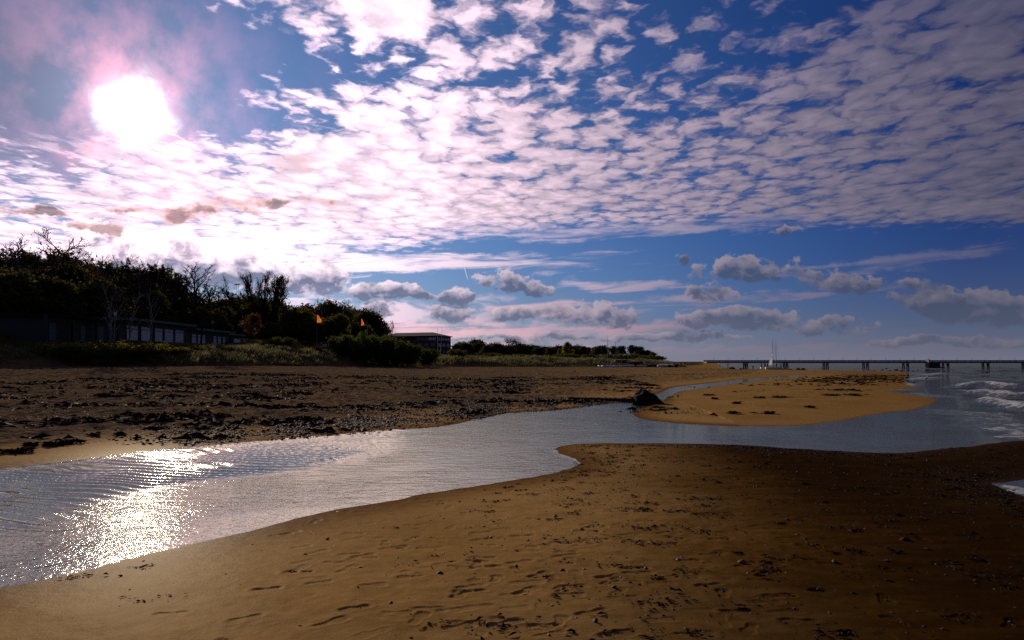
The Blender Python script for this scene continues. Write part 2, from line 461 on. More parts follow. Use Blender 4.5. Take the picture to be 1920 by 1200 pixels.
WAVE = {}
def gz(x, y):
    return float(ground(x, y, rough=False)[0])

# ------------------------------------------------------------------ footprints: shoe soles pressed into the near sand
prints = []      # x, y, heading, length, depth
pix = [(835, 1050), (905, 1040), (975, 1050), (1010, 1075), (985, 1105), (1075, 1098), (1065, 1115), (1140, 1082), (745, 1145), (805, 1138), (860, 1170), (945, 1165), (1020, 1172), (1030, 1190),
       (1170, 1122), (1190, 1065), (1195, 1075), (1120, 1010), (1072, 1015), (1095, 1020), (1060, 1040), (1120, 985), (980, 1000), (905, 1005), (655, 1028), (742, 1015), (500, 1092), (320, 1135), (665, 1135),
       (1250, 1020), (1290, 1050), (1240, 1095), (1330, 1100), (1400, 1060), (1350, 1010), (1150, 950), (1210, 975), (1290, 985), (1340, 960), (1180, 1000), (560, 1060), (700, 1090), (620, 1160), (460, 1150),
       (1110, 1150), (1240, 1165), (1380, 1150), (1460, 1120), (1500, 1170), (880, 1105), (770, 1075), (1480, 1010), (1420, 985), (1560, 1060), (1010, 1020), (940, 985)]
prng = np.random.default_rng(5)
for i, (px, py) in enumerate(pix):
    wx, wy = on_water(px, py)
    wx *= 0.93; wy *= 0.93
    head = math.radians(prng.choice([62, 70, 78, 85, 250, 258, 95])) * 1.0 + prng.normal(0, 0.22)
    prints.append((wx, wy, math.pi / 2 - head, 0.27 + prng.normal(0, 0.015), prng.uniform(0.005, 0.010)))
for i in range(75):      # further prints, crossing the sand in several walks
    px = prng.uniform(520, 1640); py = prng.uniform(930, 1195)
    wx, wy = on_water(px, py); wx *= 0.93; wy *= 0.93
    prints.append((wx, wy, prng.choice([0.15, 0.35, -0.1, 2.9, 3.3, 0.8, 1.3]) + prng.normal(0, 0.2), 0.27 + prng.normal(0, 0.02), prng.uniform(0.003, 0.0075)))
for i in range(170):      # faint, half washed-out ones
    wx = prng.uniform(-2.5, 8); wy = prng.uniform(4.0, 11)
    prints.append((wx, wy, prng.uniform(0, 6.28), prng.uniform(0.2, 0.28), prng.uniform(0.003, 0.009)))

def stamp(x, y, z, mask):
    for (fx, fy, hd, ln, dp) in prints:
        near = np.nonzero((np.abs(x - fx) < 0.34) & (np.abs(y - fy) < 0.34) & mask)[0]
        if len(near) == 0: continue
        c, s = math.cos(hd), math.sin(hd)
        lx = (x[near] - fx) * c + (y[near] - fy) * s          # along the foot
        ly = -(x[near] - fx) * s + (y[near] - fy) * c
        t = lx / ln
        half = (0.052 + 0.014 * fbm(lx * 1.0 + fx * 9, ly + fy * 9, 0.09, 2, .5, 91)) * (0.82 + 0.34 * smooth(t, -0.1, 0.28) - 0.16 * np.exp(-((t + 0.06) / 0.14) ** 2))
        ov = np.sqrt((lx / (ln / 2)) ** 4 + (ly / half) ** 4 + 1e-9)
        edge = ov ** 0.5
        inside = 1 - smooth(edge, 0.80, 1.08)
        rim = np.exp(-((edge - 1.22) / 0.16) ** 2)
        tread = 0.12 * np.sin(lx * 2 * math.pi / 0.028)
        z[near] += -dp * inside * (1 - 0.35 * np.exp(-(t / 0.12) ** 2) + tread * 0.6) + rim * dp * 0.30
    return z

# ------------------------------------------------------------------ one sheet, finest where the eye is close
a_dense = np.linspace(math.radians(-41), math.radians(41), 800)
a_rest = np.linspace(math.radians(41), math.radians(319), 90)[1:-1]
ANG = np.concatenate([a_dense, a_rest])
rows = list(np.geomspace(0.25, 3.6, 26))
v = CAM_Z * F / 3.6
while True:
    dd_next = CAM_Z * F / max(v - 1.05, 1e-3)
    if dd_next - rows[-1] > 0.5: break
    v -= 1.05
    rows.append(CAM_Z * F / v)
while rows[-1] < 92: rows.append(rows[-1] + 0.5)
while rows[-1] < 330: rows.append(rows[-1] + 1.6)
rows += list(np.geomspace(340, 20000, 26))
RAD = np.array(rows)
# radius here is depth along the view for the dense sector, so that rows run across the picture
RR, AA = np.meshgrid(RAD, ANG, indexing='ij')
X = RR * np.sin(AA); Y = RR * np.cos(AA)

def sheet(name, X, Y, Z, mat, attrs=(), keep=None):
    nr, nc = X.shape
    co = np.empty((nr * nc + 1, 3), np.float32)
    co[:-1, 0] = X.ravel(); co[:-1, 1] = Y.ravel(); co[:-1, 2] = Z.ravel()
    co[-1] = (0, 0, Z[0].mean())
    idx = np.arange(nr * nc).reshape(nr, nc)
    nxt = np.roll(idx, -1, axis=1)
    q = np.stack([idx[:-1], nxt[:-1], nxt[1:], idx[1:]], -1).reshape(-1, 4)[:, ::-1]
    if keep is not None:
        k = keep.ravel()
        q = q[k[q].any(1)]
    cap = np.stack([np.full(nc, nr * nc), nxt[0], idx[0]], -1)[:, ::-1]
    if keep is not None and not keep[0].any(): cap = cap[:0]
    me = bpy.data.meshes.new(name)
    loops = np.concatenate([q.ravel(), cap.ravel()])
    starts = np.concatenate([np.arange(len(q)) * 4, len(q) * 4 + np.arange(len(cap)) * 3])
    used, inv = np.unique(loops, return_inverse=True)
    me.vertices.add(len(used)); me.vertices.foreach_set('co', co[used].ravel())
    me.loops.add(len(loops)); me.loops.foreach_set('vertex_index', inv.astype(np.int32))
    me.polygons.add(len(starts)); me.polygons.foreach_set('loop_start', starts.astype(np.int32))
    me.polygons.foreach_set('use_smooth', np.ones(len(starts), bool))
    me.update(calc_edges=True)
    for an, av in attrs:
        at_ = me.attributes.new(an, 'FLOAT', 'POINT')
        full = np.append(av.ravel(), av[0].mean())[used]
        at_.data.foreach_set('value', full.astype(np.float32))
    me.materials.append(mat)
    o = bpy.data.objects.new(name, me); COL.objects.link(o)
    return o

def new_mat(name):
    m = bpy.data.materials.new(name); m.use_nodes = True
    S.tree = m.node_tree
    m.node_tree.nodes.clear()
    return m

def attr(name):
    n = S.tree.nodes.new('ShaderNodeAttribute'); n.attribute_name = name
    return S(n.outputs['Fac'])

def obj_pos():
    n = S.tree.nodes.new('ShaderNodeNewGeometry')
    return S(n.outputs['Position'])

def bump(h, strength=1.0, dist=0.01, normal=None):
    n = S.tree.nodes.new('ShaderNodeBump')
    put(n.inputs['Height'], h); put(n.inputs['Strength'], strength); put(n.inputs['Distance'], dist)
    if normal is not None: put(n.inputs['Normal'], normal)
    return S(n.outputs[0])

def principled(color, rough=0.6, spec=0.5, normal=None, **kw):
    n = S.tree.nodes.new('ShaderNodeBsdfPrincipled')
    put(n.inputs['Base Color'], color); put(n.inputs['Roughness'], rough); put(n.inputs['Specular IOR Level'], spec)
    if normal is not None: put(n.inputs['Normal'], normal)
    for k, v in kw.items(): put(n.inputs[k.replace('_', ' ')], v)
    return S(n.outputs[0])

def finish(shader):
    o = S.tree.nodes.new('ShaderNodeOutputMaterial')
    put(o.inputs['Surface'], shader)

def mix_shader(f, a, b):
    n = S.tree.nodes.new('ShaderNodeMixShader')
    put(n.inputs[0], f); put(n.inputs[1], a); put(n.inputs[2], b)
    return S(n.outputs[0])

# ------------------------------------------------------------------ sand
def sand_material():
    m = new_mat('sand')
    p = obj_pos()
    px_, py_, pz_ = sep(p)
    soil = attr('soil'); wet = attr('wet'); tram = attr('trampled')
    blotch = noise(p, 0.35, 4, 0.55); grain = noise(p, 260.0, 2, 0.6); mid = noise(p, 7.0, 5, 0.6); str_ = noise(xyz(px_ * 0.5, py_ * 2.2, 0.0), 1.8, 5, 0.65)
    dry = mixc(lin(blotch, 0.3, 0.7), (0.42, 0.245, 0.088), (0.33, 0.185, 0.060))
    wet_shade_c = mixc(lin(mid, 0.3, 0.7), (0.175, 0.078, 0.014), (0.120, 0.052, 0.009))  # serves the wet shore and the shade painted in towards the right
    shade_k = attr('painted_shade')
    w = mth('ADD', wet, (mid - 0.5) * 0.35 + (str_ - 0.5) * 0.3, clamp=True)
    c = mixc(w, dry, wet_shade_c)
    c = mixc(mth('ADD', shade_k, (str_ - 0.5) * 0.4 * shade_k, clamp=True), c, (0.022, 0.009, 0.0018))  # corner shade painted into the sand colour
    c = mixc(attr('rim') * 0.75, c, (0.060, 0.032, 0.012))
    # dark mineral streaks and specks, and pit shade painted into the trampled sand
    sp = sstep(noise(p, 95.0, 2, 0.5), 0.64, 0.72) * lin(mid, 0.35, 0.65, 0.1, 1.0)
    c = mixc(sp * 0.55, c, (0.035, 0.026, 0.018))
    c = mixc(tram * lin(noise(xyz(px_ * 0.5, py_ * 0.9, 0.0), 0.30, 4, 0.6), 0.38, 0.60, 0.05, 0.92), c, (0.125, 0.088, 0.058))
    c = mixc(tram * lin(str_, 0.28, 0.55, 0.15, 1.0) * 0.85, c, (0.115, 0.080, 0.052))
    c = mixc(tram * sstep(noise(p, 2.6, 6, 0.72), 0.47, 0.57) * 0.80, c, (0.030, 0.023, 0.019))
    c = mixc(grain * 0.25, c, csc(c, 0.6))
    c = mixc(soil, c, mixc(lin(mid, .3, .7), (0.050, 0.044, 0.018), (0.095, 0.078, 0.036)))
    h = mid * 0.0045 + noise(p, 38.0, 4, 0.6) * 0.0016 + grain * 0.0006 + tram * noise(p, 2.6, 5, 0.6) * 0.13
    nb = bump(h, 1.0, 1.0)
    df = S.tree.nodes.new('ShaderNodeBsdfDiffuse'); put(df.inputs['Color'], c); df.inputs['Roughness'].default_value = 0.0; put(df.inputs['Normal'], nb)
    gs = S.tree.nodes.new('ShaderNodeBsdfGlossy'); put(gs.inputs['Color'], (1.0, 0.9, 0.75)); gs.inputs['Roughness'].default_value = 0.42; put(gs.inputs['Normal'], nb)
    damp = attr('damp')
    finish(mix_shader(damp * 0.014, S(df.outputs[0]), S(gs.outputs[0])))
    return m

# ------------------------------------------------------------------ water
def water_material():
    m = new_mat('water')
    p = obj_pos()
    px_, py_, pz_ = sep(p)
    rpl = attr('ripples'); dep = attr('depth'); foam = attr('foam'); sea = attr('sea')
    q = xyz(px_ * 0.86 + py_ * 0.5, py_ * 0.86 - px_ * 0.5, 0.0)
    st = vmath('MULTIPLY', p, (0.55, 1.0, 1.0))
    n1 = noise(st, 5.0, 3, 0.55); n2 = noise(q, 17.0, 3, 0.55); n3 = noise(st, 55.0, 2, 0.5)
    calm = lin(noise(p, 0.5, 2, 0.5), 0.35, 0.65, 0.55, 1.15)
    h = (n1 * 0.016 + n2 * 0.0065 + n3 * 0.0016) * calm * (1.0 - rpl * 0.5) + sea * noise(xyz(px_ * 1.0, py_ * 0.6, 0.0), 0.9, 5, 0.6) * 0.30
    nb = bump(h, 1.0, 1.0)
    fr = S.tree.nodes.new('ShaderNodeFresnel'); fr.inputs['IOR'].default_value = 1.33; put(fr.inputs['Normal'], nb)
    gl = S.tree.nodes.new('ShaderNodeBsdfGlossy'); gl.distribution = 'GGX'
    gl.inputs['Roughness'].default_value = 0.028; gl.inputs['Color'].default_value = (0.54, 0.53, 0.39, 1); put(gl.inputs['Normal'], nb)
    tr = S.tree.nodes.new('ShaderNodeBsdfTransparent')
    put(tr.inputs['Color'], mixc(lin(dep, 0.0, 0.5), (0.90, 0.86, 0.78), (0.30, 0.34, 0.28)))
    murk = principled((0.028, 0.032, 0.028), 0.9, 0.0)
    under = mix_shader(lin(dep, 0.06, 1.0, 0.10, 0.96), S(tr.outputs[0]), murk)
    surf = mix_shader(S(fr.outputs[0]), under, S(gl.outputs[0]))
    fn = noise(xyz(px_ * 0.7, py_, 0.0), 3.2, 6, 0.7); fn2 = voro(cadd(p, csc(noise(p, 3.0, 3, .5, color=True), 0.35)), 2.6, 'SMOOTH_F1', 0.3)
    fa = sstep(foam * 1.15 + (fn - 0.5) * 3.0 + (fn2 - 0.4) * 0.8, 0.60, 0.95) * sstep(foam, 0.02, 0.15)
    fo = principled(mixc(fn, (0.28, 0.28, 0.30), (0.52, 0.50, 0.50)), 0.8, 0.2, bump(fn * 0.05, 1.0, 1.0))
    finish(mix_shader(fa * 0.75, surf, fo))
    return m

Zg, Wd, Dn, Rp, Ns = ground(X, Y, parts=True)
WAVE0 = WAVE['z'].reshape(X.shape)
Zg = stamp(X.ravel(), Y.ravel(), Zg, (Wd < -0.1) & (Y.ravel() < 14) & (Ns < 0.5))
Zg = Zg.reshape(X.shape); Wd = Wd.reshape(X.shape); Dn = Dn.reshape(X.shape); Rp = Rp.reshape(X.shape); Ns = Ns.reshape(X.shape)
FARD = np.hypot(X, Y)
wet = np.clip(1 - smooth(-Wd, 0.0, 1.2) * 0.75, 0, 1)
wet = np.maximum(wet, smooth(X - 0.2 * Y + fbm(X.ravel(), Y.ravel(), 3.0, 3, .5, 71).reshape(X.shape) * 1.5, -2.0, 2.6) * (1 - Ns))  # away from the shore this is painted shade, deepening to the right
painted_shade = smooth(X - 0.22 * Y + fbm(X.ravel(), Y.ravel(), 4.0, 3, .5, 73).reshape(X.shape) * 1.0, -2.6, 2.8) * (1 - Ns)  # second, deeper step of shade painted over the near right sand
onbar = (X > np.interp(Y, [20, 40, 90, 160], [7, 9, 30, 60])) & (Ns > 0.5)
wet = np.where(onbar, np.maximum(wet * 0.6, 0.40 + 0.25 * smooth(X - 0.45 * Y, -3, 9)), wet)
soil = smooth(Dn, 0.2, 2.0)
tram = smooth(-Wd, 1.5, 6.0) * Ns * np.interp(X / np.maximum(Y, 1), [-0.5, 0.0, 0.25], [1.0, 0.8, 0.35]) * (1 - soil) * np.where(onbar, 0.1, 1.0)
sand = sheet('beach', X, Y, Zg, sand_material(), [('wet', wet), ('soil', soil), ('trampled', tram), ('rim', np.exp(-np.maximum(-Wd + 0.03, 0) / 0.10)), ('damp', np.exp(-np.maximum(-Wd, 0) / 1.5)), ('painted_shade', painted_shade)])
sand['kind'] = 'structure'

# water surface: breakers roll in from the open sea on the right
SEA = smooth(X - np.interp(Y, [0, 10, 20, 30, 60, 130, 200], [8.5, 11, 16.5, 24, 42, 78, 66]), -1, 6)
Zw = WAVE0 * 0.019; foam = np.zeros_like(X)
def breaker(pts, width, height, strength):
    global Zw, foam
    P = np.array([on_water(*p) for p in pts])
    lo = P.min(0) - 4; hi = P.max(0) + 4
    sel = np.nonzero(((X > lo[0]) & (X < hi[0]) & (Y > lo[1]) & (Y < hi[1])).ravel())[0]
    x = X.ravel()[sel]; y = Y.ravel()[sel]
    best = np.full(x.shape, 1e9)
    for a, b in zip(P[:-1], P[1:]):
        e = b - a; t = np.clip(((x - a[0]) * e[0] + (y - a[1]) * e[1]) / (e @ e), 0, 1)
        best = np.minimum(best, np.hypot(x - a[0] - t * e[0], y - a[1] - t * e[1]))
    best = best + fbm(x, y, 1.2, 3, 0.6, 83) * width * 0.5
    width = width * 0.75
    k = np.exp(-(np.maximum(best, 0) / width) ** 2)
    f = foam.ravel(); f[sel] = np.maximum(f[sel], k * strength); foam = f.reshape(X.shape)
    zz = Zw.ravel(); zz[sel] += k * height; Zw = zz.reshape(X.shape)
breaker([(1813, 727), (1830, 723), (1850, 722), (1900, 728)], 1.1, 0.36, 1.0)
breaker([(1806, 732), (1850, 736)], 0.7, 0.05, 0.75)
breaker([(1842, 739), (1870, 741), (1900, 746), (1960, 747)], 0.9, 0.34, 1.0)
breaker([(1852, 753), (1870, 757), (1900, 762), (1930, 770)], 0.8, 0.26, 1.0)
breaker([(1730, 704), (1745, 702), (1765, 700)], 1.6, 0.10, 0.85)
breaker([(1719, 712), (1730, 709), (1755, 708)], 1.2, 0.10, 0.85)
breaker([(1702, 718), (1710, 723)], 0.5, 0.02, 0.9)
breaker([(1660, 730.5), (1700, 730.5)], 0.4, 0.02, 0.8)
breaker([(1735, 739), (1765, 743)], 1.0, 0.02, 0.45)
breaker([(1880, 806), (1905, 812), (1935, 820)], 0.55, 0.04, 0.85)
breaker([(1890, 820), (1920, 823)], 0.35, 0.02, 0.8)
breaker([(1860, 775), (1890, 790), (1925, 805)], 0.8, 0.03, 0.55)
breaker([(1878, 909), (1900, 914), (1935, 924)], 0.20, 0.012, 1.0)
breaker([(1895, 916), (1930, 930)], 0.18, 0.012, 0.9)
breaker([(1800, 770), (1850, 785), (1880, 800)], 0.9, 0.02, 0.42)
breaker([(1042, 845), (1043, 848), (1055, 853.5), (1077, 861.5), (1087, 869.5)], 0.07, 0.004, 0.95)
breaker([(0, 1104), (200, 1060), (400, 1008)], 0.03, 0.0, 0.75)
swell = (np.sin((X * 0.8 - Y * 0.35) * 1.1 + 2.5 * fbm(X.ravel(), Y.ravel(), 14.0, 2, .5, 87).reshape(X.shape)) * 0.05) * SEA * np.interp(FARD, [0, 15, 60, 300, 600], [0.0, 0.5, 1.6, 1.6, 0.0])
Zw = Zw + swell
fine_k = smooth(-X + 0, 1e9, 2e9)
keep = (Wd > -1.6) | (Rp > 0.01)
dep = np.maximum(-Zg, 0)
water = sheet('water', X, Y, Zw, water_material(), [('depth', dep), ('foam', foam), ('sea', SEA), ('ripples', Rp)], keep)
water['kind'] = 'structure'
# ------------------------------------------------------------------ mesh helpers
class MB:
    def __init__(self): self.v = []; self.f = []
    def add(self, vs, fs):
        n = len(self.v); self.v += [tuple(p) for p in vs]; self.f += [tuple(i + n for i in f) for f in fs]
        return self
    def box(self, c, s, rz=0.0, taper=1.0):
        cx, cy, cz = c; hx, hy, hz = s[0] / 2, s[1] / 2, s[2] / 2
        co, si = math.cos(rz), math.sin(rz); vs = []
        for z, k in ((-hz, 1.0), (hz, taper)):
            for x, y in ((-hx, -hy), (hx, -hy), (hx, hy), (-hx, hy)):
                x *= k; y *= k
                vs.append((cx + x * co - y * si, cy + x * si + y * co, cz + z))
        return self.add(vs, [(3, 2, 1, 0), (4, 5, 6, 7), (0, 1, 5, 4), (1, 2, 6, 5), (2, 3, 7, 6), (3, 0, 4, 7)])
    def tube(self, p0, p1, r0, r1=None, n=6, caps=True):
        r1 = r0 if r1 is None else r1
        a = Vector(p0); b = Vector(p1); d = (b - a)
        if d.length < 1e-6: return self
        d.normalize()
        u = d.orthogonal().normalized(); w = d.cross(u)
        vs = []
        for p, r in ((a, r0), (b, r1)):
            for i in range(n):
                t = 2 * math.pi * i / n
                vs.append(p + (u * math.cos(t) + w * math.sin(t)) * r)
        fs = [(i, (i + 1) % n, n + (i + 1) % n, n + i) for i in range(n)]
        if caps: fs += [tuple(range(n))[::-1], tuple(range(n, 2 * n))]
        return self.add(vs, fs)
    def path(self, pts, rads, n=6):
        for i in range(len(pts) - 1): self.tube(pts[i], pts[i + 1], rads[i], rads[i + 1], n, i in (0, len(pts) - 2))
        return self
    def loft(self, rings, caps=True):
        n = len(rings[0]); vs = [p for r in rings for p in r]; fs = []
        for k in range(len(rings) - 1):
            for i in range(n):
                j = (i + 1) % n
                fs.append((k * n + i, k * n + j, (k + 1) * n + j, (k + 1) * n + i))
        if caps: fs += [tuple(range(n))[::-1], tuple(range((len(rings) - 1) * n, len(rings) * n))]
        return self.add(vs, fs)
    def build(self, name, mat, parent=None, smooth_=False, loc=None):
        me = bpy.data.meshes.new(name); me.from_pydata([tuple(p) for p in self.v], [], self.f)
        if smooth_: me.polygons.foreach_set('use_smooth', [True] * len(me.polygons))
        me.materials.append(mat); me.update()
        o = bpy.data.objects.new(name, me); COL.objects.link(o)
        if parent is not None: o.parent = parent
        if loc is not None: o.location = loc
        return o

def tag(o, label=None, cat=None, group=None, kind=None):
    if label: o['label'] = label
    if cat: o['category'] = cat
    if group: o['group'] = group
    if kind: o['kind'] = kind
    return o

def thing(name, label, cat, loc, rz=0.0, group=None):
    o = bpy.data.objects.new(name, None); COL.objects.link(o)
    o.empty_display_size = 0.3
    o.location = loc; o.rotation_euler = (0, 0, rz)
    return tag(o, label, cat, group)

def copy_tree(o, parent=None):
    c = o.copy(); COL.objects.link(c)
    if parent is not None: c.parent = parent
    for ch in list(o.children): copy_tree(ch, c)
    return c

def plain(name, color, rough=0.6, spec=0.3, vary=0.15, scale=3.0, bumpy=0.0):
    m = new_mat(name)
    tc = S.tree.nodes.new('ShaderNodeTexCoord'); p = S(tc.outputs['Object'])
    n = noise(p, scale, 4, 0.6, dim='3D')
    c = mixc(lin(n, 0.3, 0.7), csc(color, 1 - vary), csc(color, 1 + vary))
    nb = bump(noise(p, scale * 6, 3, 0.6, dim='3D') * bumpy, 1.0, 1.0) if bumpy else None
    finish(principled(c, rough, spec, nb))
    return m

M = {}
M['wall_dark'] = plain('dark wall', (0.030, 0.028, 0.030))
M['brick'] = plain('red brown brick', (0.11, 0.050, 0.040), 0.8, 0.2, 0.25, 1.5)
M['fascia'] = plain('grey green fascia', (0.14, 0.19, 0.19), 0.8, 0.1)
M['blind'] = plain('pale blind', (0.78, 0.78, 0.74), 0.7)
M['yellow'] = plain('yellow band', (0.42, 0.33, 0.04), 0.6)
M['frame'] = plain('dark frame', (0.05, 0.055, 0.06), 0.5)
M['white'] = plain('white paint', (0.72, 0.72, 0.74), 0.4, 0.4, 0.08)
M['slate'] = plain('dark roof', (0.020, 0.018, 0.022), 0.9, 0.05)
M['steel'] = plain('grey metal', (0.20, 0.21, 0.23), 0.45, 0.5)
M['pole'] = plain('dark pole', (0.07, 0.075, 0.085), 0.5)
M['lampglass'] = plain('white lamp glass', (0.75, 0.75, 0.72), 0.3, 0.5, 0.05)
M['pier'] = plain('grey pier', (0.10, 0.10, 0.105), 0.7)
M['pile'] = plain('dark pile', (0.035, 0.035, 0.040), 0.7)
M['bluegrey'] = plain('blue grey panel', (0.16, 0.20, 0.26), 0.6)
M['red'] = plain('red paint', (0.35, 0.035, 0.03), 0.5)
M['blue'] = plain('blue cover', (0.03, 0.05, 0.16), 0.6)
M['black'] = plain('black cover', (0.016, 0.016, 0.020), 0.6)
M['maroon'] = plain('dark red cover', (0.10, 0.018, 0.018), 0.6)
M['rock'] = plain('dark wet rock', (0.013, 0.010, 0.009), 0.8, 0.06, 0.4, 5.0, 0.01)
M['wood'] = plain('dark wet wood', (0.030, 0.020, 0.014), 0.6, 0.3, 0.3, 6.0, 0.004)
M['weed'] = plain('dark seaweed', (0.012, 0.008, 0.005), 0.8, 0.05, 0.4, 8.0)
M['bark'] = plain('dark bark', (0.030, 0.024, 0.020), 0.9, 0.1, 0.3, 4.0)
M['birch'] = plain('pale birch bark', (0.22, 0.21, 0.20), 0.8, 0.1, 0.5, 3.0)
M['cloth'] = plain('dark clothes', (0.022, 0.022, 0.030), 0.9, 0.1)
M['clothr'] = plain('dark red jacket', (0.12, 0.02, 0.018), 0.9, 0.1)
M['gull'] = plain('white feathers', (0.70, 0.68, 0.66), 0.8, 0.1)

def sheet_mat(name, color, trans):
    m = new_mat(name)
    tc = S.tree.nodes.new('ShaderNodeTexCoord'); p = S(tc.outputs['Object'])
    c = mixc(lin(noise(p, 4.0, 3, .5, dim='3D'), 0.3, 0.7), csc(color, 0.85), csc(color, 1.1))
    d = S.tree.nodes.new('ShaderNodeBsdfDiffuse'); put(d.inputs['Color'], c)
    t = S.tree.nodes.new('ShaderNodeBsdfTranslucent'); put(t.inputs['Color'], c)
    finish(mix_shader(trans, S(d.outputs[0]), S(t.outputs[0])))
    return m
M['flag'] = sheet_mat('orange flag cloth', (0.95, 0.46, 0.14), 0.85)
M['sail'] = sheet_mat('white sailcloth', (0.88, 0.88, 0.90), 0.5)

def leaf_mat(name, a, b, trans=0.35):
    m = new_mat(name)
    oi = S.tree.nodes.new('ShaderNodeObjectInfo'); r = S(oi.outputs['Random'])
    p = obj_pos()
    n = noise(p, 0.45, 3, 0.6, dim='3D')
    c = mixc(mth('ADD', lin(n, 0.3, 0.7) * 0.75, r * 0.3, clamp=True), a, b)
    d = S.tree.nodes.new('ShaderNodeBsdfDiffuse'); put(d.inputs['Color'], c)
    t = S.tree.nodes.new('ShaderNodeBsdfTranslucent'); put(t.inputs['Color'], c)
    finish(mix_shader(trans, S(d.outputs[0]), S(t.outputs[0])))
    return m
M['leaf'] = leaf_mat('dark olive leaves', (0.042, 0.046, 0.014), (0.13, 0.110, 0.026), 0.45)
M['leafbrown'] = leaf_mat('autumn brown leaves', (0.070, 0.036, 0.010), (0.15, 0.070, 0.014), 0.42)
M['leafgreen'] = leaf_mat('green bush leaves', (0.040, 0.055, 0.010), (0.12, 0.13, 0.018), 0.42)
M['leafyellow'] = leaf_mat('yellow leaves', (0.14, 0.125, 0.014), (0.27, 0.22, 0.026), 0.45)
M['leaffar'] = leaf_mat('far dark leaves', (0.036, 0.036, 0.020), (0.10, 0.085, 0.034))
M['grass'] = leaf_mat('dune grass', (0.075, 0.078, 0.028), (0.30, 0.24, 0.11), 0.45)
M['grassgreen'] = leaf_mat('yellow green turf', (0.10, 0.11, 0.012), (0.26, 0.21, 0.022), 0.45)

def quick(name, V, Fq, mat, parent=None, attrs=None, sm=False):
    """mesh from numpy arrays; Fq is (n, k)"""
    me = bpy.data.meshes.new(name)
    V = np.asarray(V, np.float32); Fq = np.asarray(Fq, np.int32)
    k = Fq.shape[1]
    me.vertices.add(len(V)); me.vertices.foreach_set('co', V.ravel())
    me.loops.add(Fq.size); me.loops.foreach_set('vertex_index', Fq.ravel())
    me.polygons.add(len(Fq)); me.polygons.foreach_set('loop_start', np.arange(len(Fq), dtype=np.int32) * k)
    me.polygons.foreach_set('use_smooth', np.full(len(Fq), sm))
    me.update(calc_edges=True)
    me.materials.append(mat)
    o = bpy.data.objects.new(name, me); COL.objects.link(o)
    if parent is not None: o.parent = parent
    return o

# ------------------------------------------------------------------ sheet helpers for places along the coast
def row_point(row, px):
    P = np.array(row, float)
    best = None
    for a, b in zip(P[:-1], P[1:]):
        t = np.linspace(0, 1, 80)[:, None]
        q = a + (b - a) * t
        u = q[:, 0] / q[:, 1] * F + 960
        i = np.abs(u - px).argmin()
        if best is None or abs(u[i] - px) < best[0]: best = (abs(u[i] - px), q[i])
    return best[1]

# ------------------------------------------------------------------ low pavilion behind the dune
PX_ = -62.0
zf0 = 4.9
def pavilion():
    t = thing('pavilion', 'long low dark beach pavilion with flat roof and pale window blinds', 'building', (PX_, 108.0, zf0))
    def wall(y0, y1, h, mat='wall_dark', dx=0.0):
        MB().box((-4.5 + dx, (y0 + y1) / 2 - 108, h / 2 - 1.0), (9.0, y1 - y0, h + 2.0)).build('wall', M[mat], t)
    def roof(y0, y1, h, over=1.1):
        b = MB().box((-4.5 + over / 2, (y0 + y1) / 2 - 108, h + 0.20), (9.4 + over, y1 - y0, 0.40))
        return b.build('roof', M['fascia'], t)
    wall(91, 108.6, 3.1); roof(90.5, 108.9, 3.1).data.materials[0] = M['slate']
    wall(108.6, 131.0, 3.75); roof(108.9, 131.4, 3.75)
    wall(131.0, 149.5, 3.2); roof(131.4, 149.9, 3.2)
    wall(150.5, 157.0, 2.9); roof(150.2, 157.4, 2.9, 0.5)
    def band(y0, y1, h):
        MB().box((1.16, (y0 + y1) / 2 - 108, h), (0.06, y1 - y0, 0.24)).build('sign_band', M['yellow'], t)
    band(110.5, 114.5, 3.95); band(121.5, 128.0, 3.95); band(133.5, 137.0, 3.40); band(142.5, 146.5, 3.40)
    def window(y0, y1, z0, z1, bars=1):
        fr = MB()
        w = 0.10
        fr.box((0.06, y0 - 108 + w / 2, (z0 + z1) / 2), (0.10, w, z1 - z0)).box((0.06, y1 - 108 - w / 2, (z0 + z1) / 2), (0.10, w, z1 - z0))
        fr.box((0.06, (y0 + y1) / 2 - 108, z0 + w / 2), (0.10, y1 - y0 - 2 * w, w)).box((0.06, (y0 + y1) / 2 - 108, z1 - w / 2), (0.10, y1 - y0 - 2 * w, w))
        fr.box((0.06, (y0 + y1) / 2 - 108, z1 - 0.55), (0.09, y1 - y0 - 2 * w, 0.09))
        f = fr.build('window', M['frame'], t)
        zs = [(z0 + w, z1 - 0.60), (z1 - 0.50, z1 - w)]
        for a, b in zs:
            MB().box((0.035, (y0 + y1) / 2 - 108, (a + b) / 2), (0.03, y1 - y0 - 2 * w, b - a)).build('pane', M['blind'], f)
    for a, b in ((109.6, 113.1), (113.9, 117.6), (118.3, 121.1), (121.6, 124.9), (125.4, 128.9)): window(a, b, 0.5, 3.0)
    for a, b in ((131.9, 134.0), (134.4, 136.0), (136.3, 138.0), (141.4, 143.2), (143.6, 145.4), (146.0, 147.6)): window(a, b, 0.4, 2.5)
    for y in (90.0, 95.5, 101.0, 106.5): MB().box((0.55, y - 108, 1.2), (0.3, 0.3, 4.38)).build('veranda_post', M['wall_dark'], t)
    for a, b in ((91.3, 92.6), (98.0, 99.0), (102.2, 103.4)):
        MB().box((0.06, (a + b) / 2 - 108, 1.15), (0.08, b - a, 2.3)).build('panel', M['fascia'], t)
    d = MB().box((0.04, 153.7 - 108, 1.1), (0.08, 3.9, 2.2)).build('shutter_door', M['blind'], t)
    MB().box((0.10, 153.7 - 108, 2.3), (0.14, 4.3, 0.16)).build('door_frame', M['frame'], d)
    for s in (-1, 1): MB().box((0.10, 153.7 - 108 + s * 2.07, 1.1), (0.14, 0.16, 2.2)).build('door_frame', M['frame'], d)
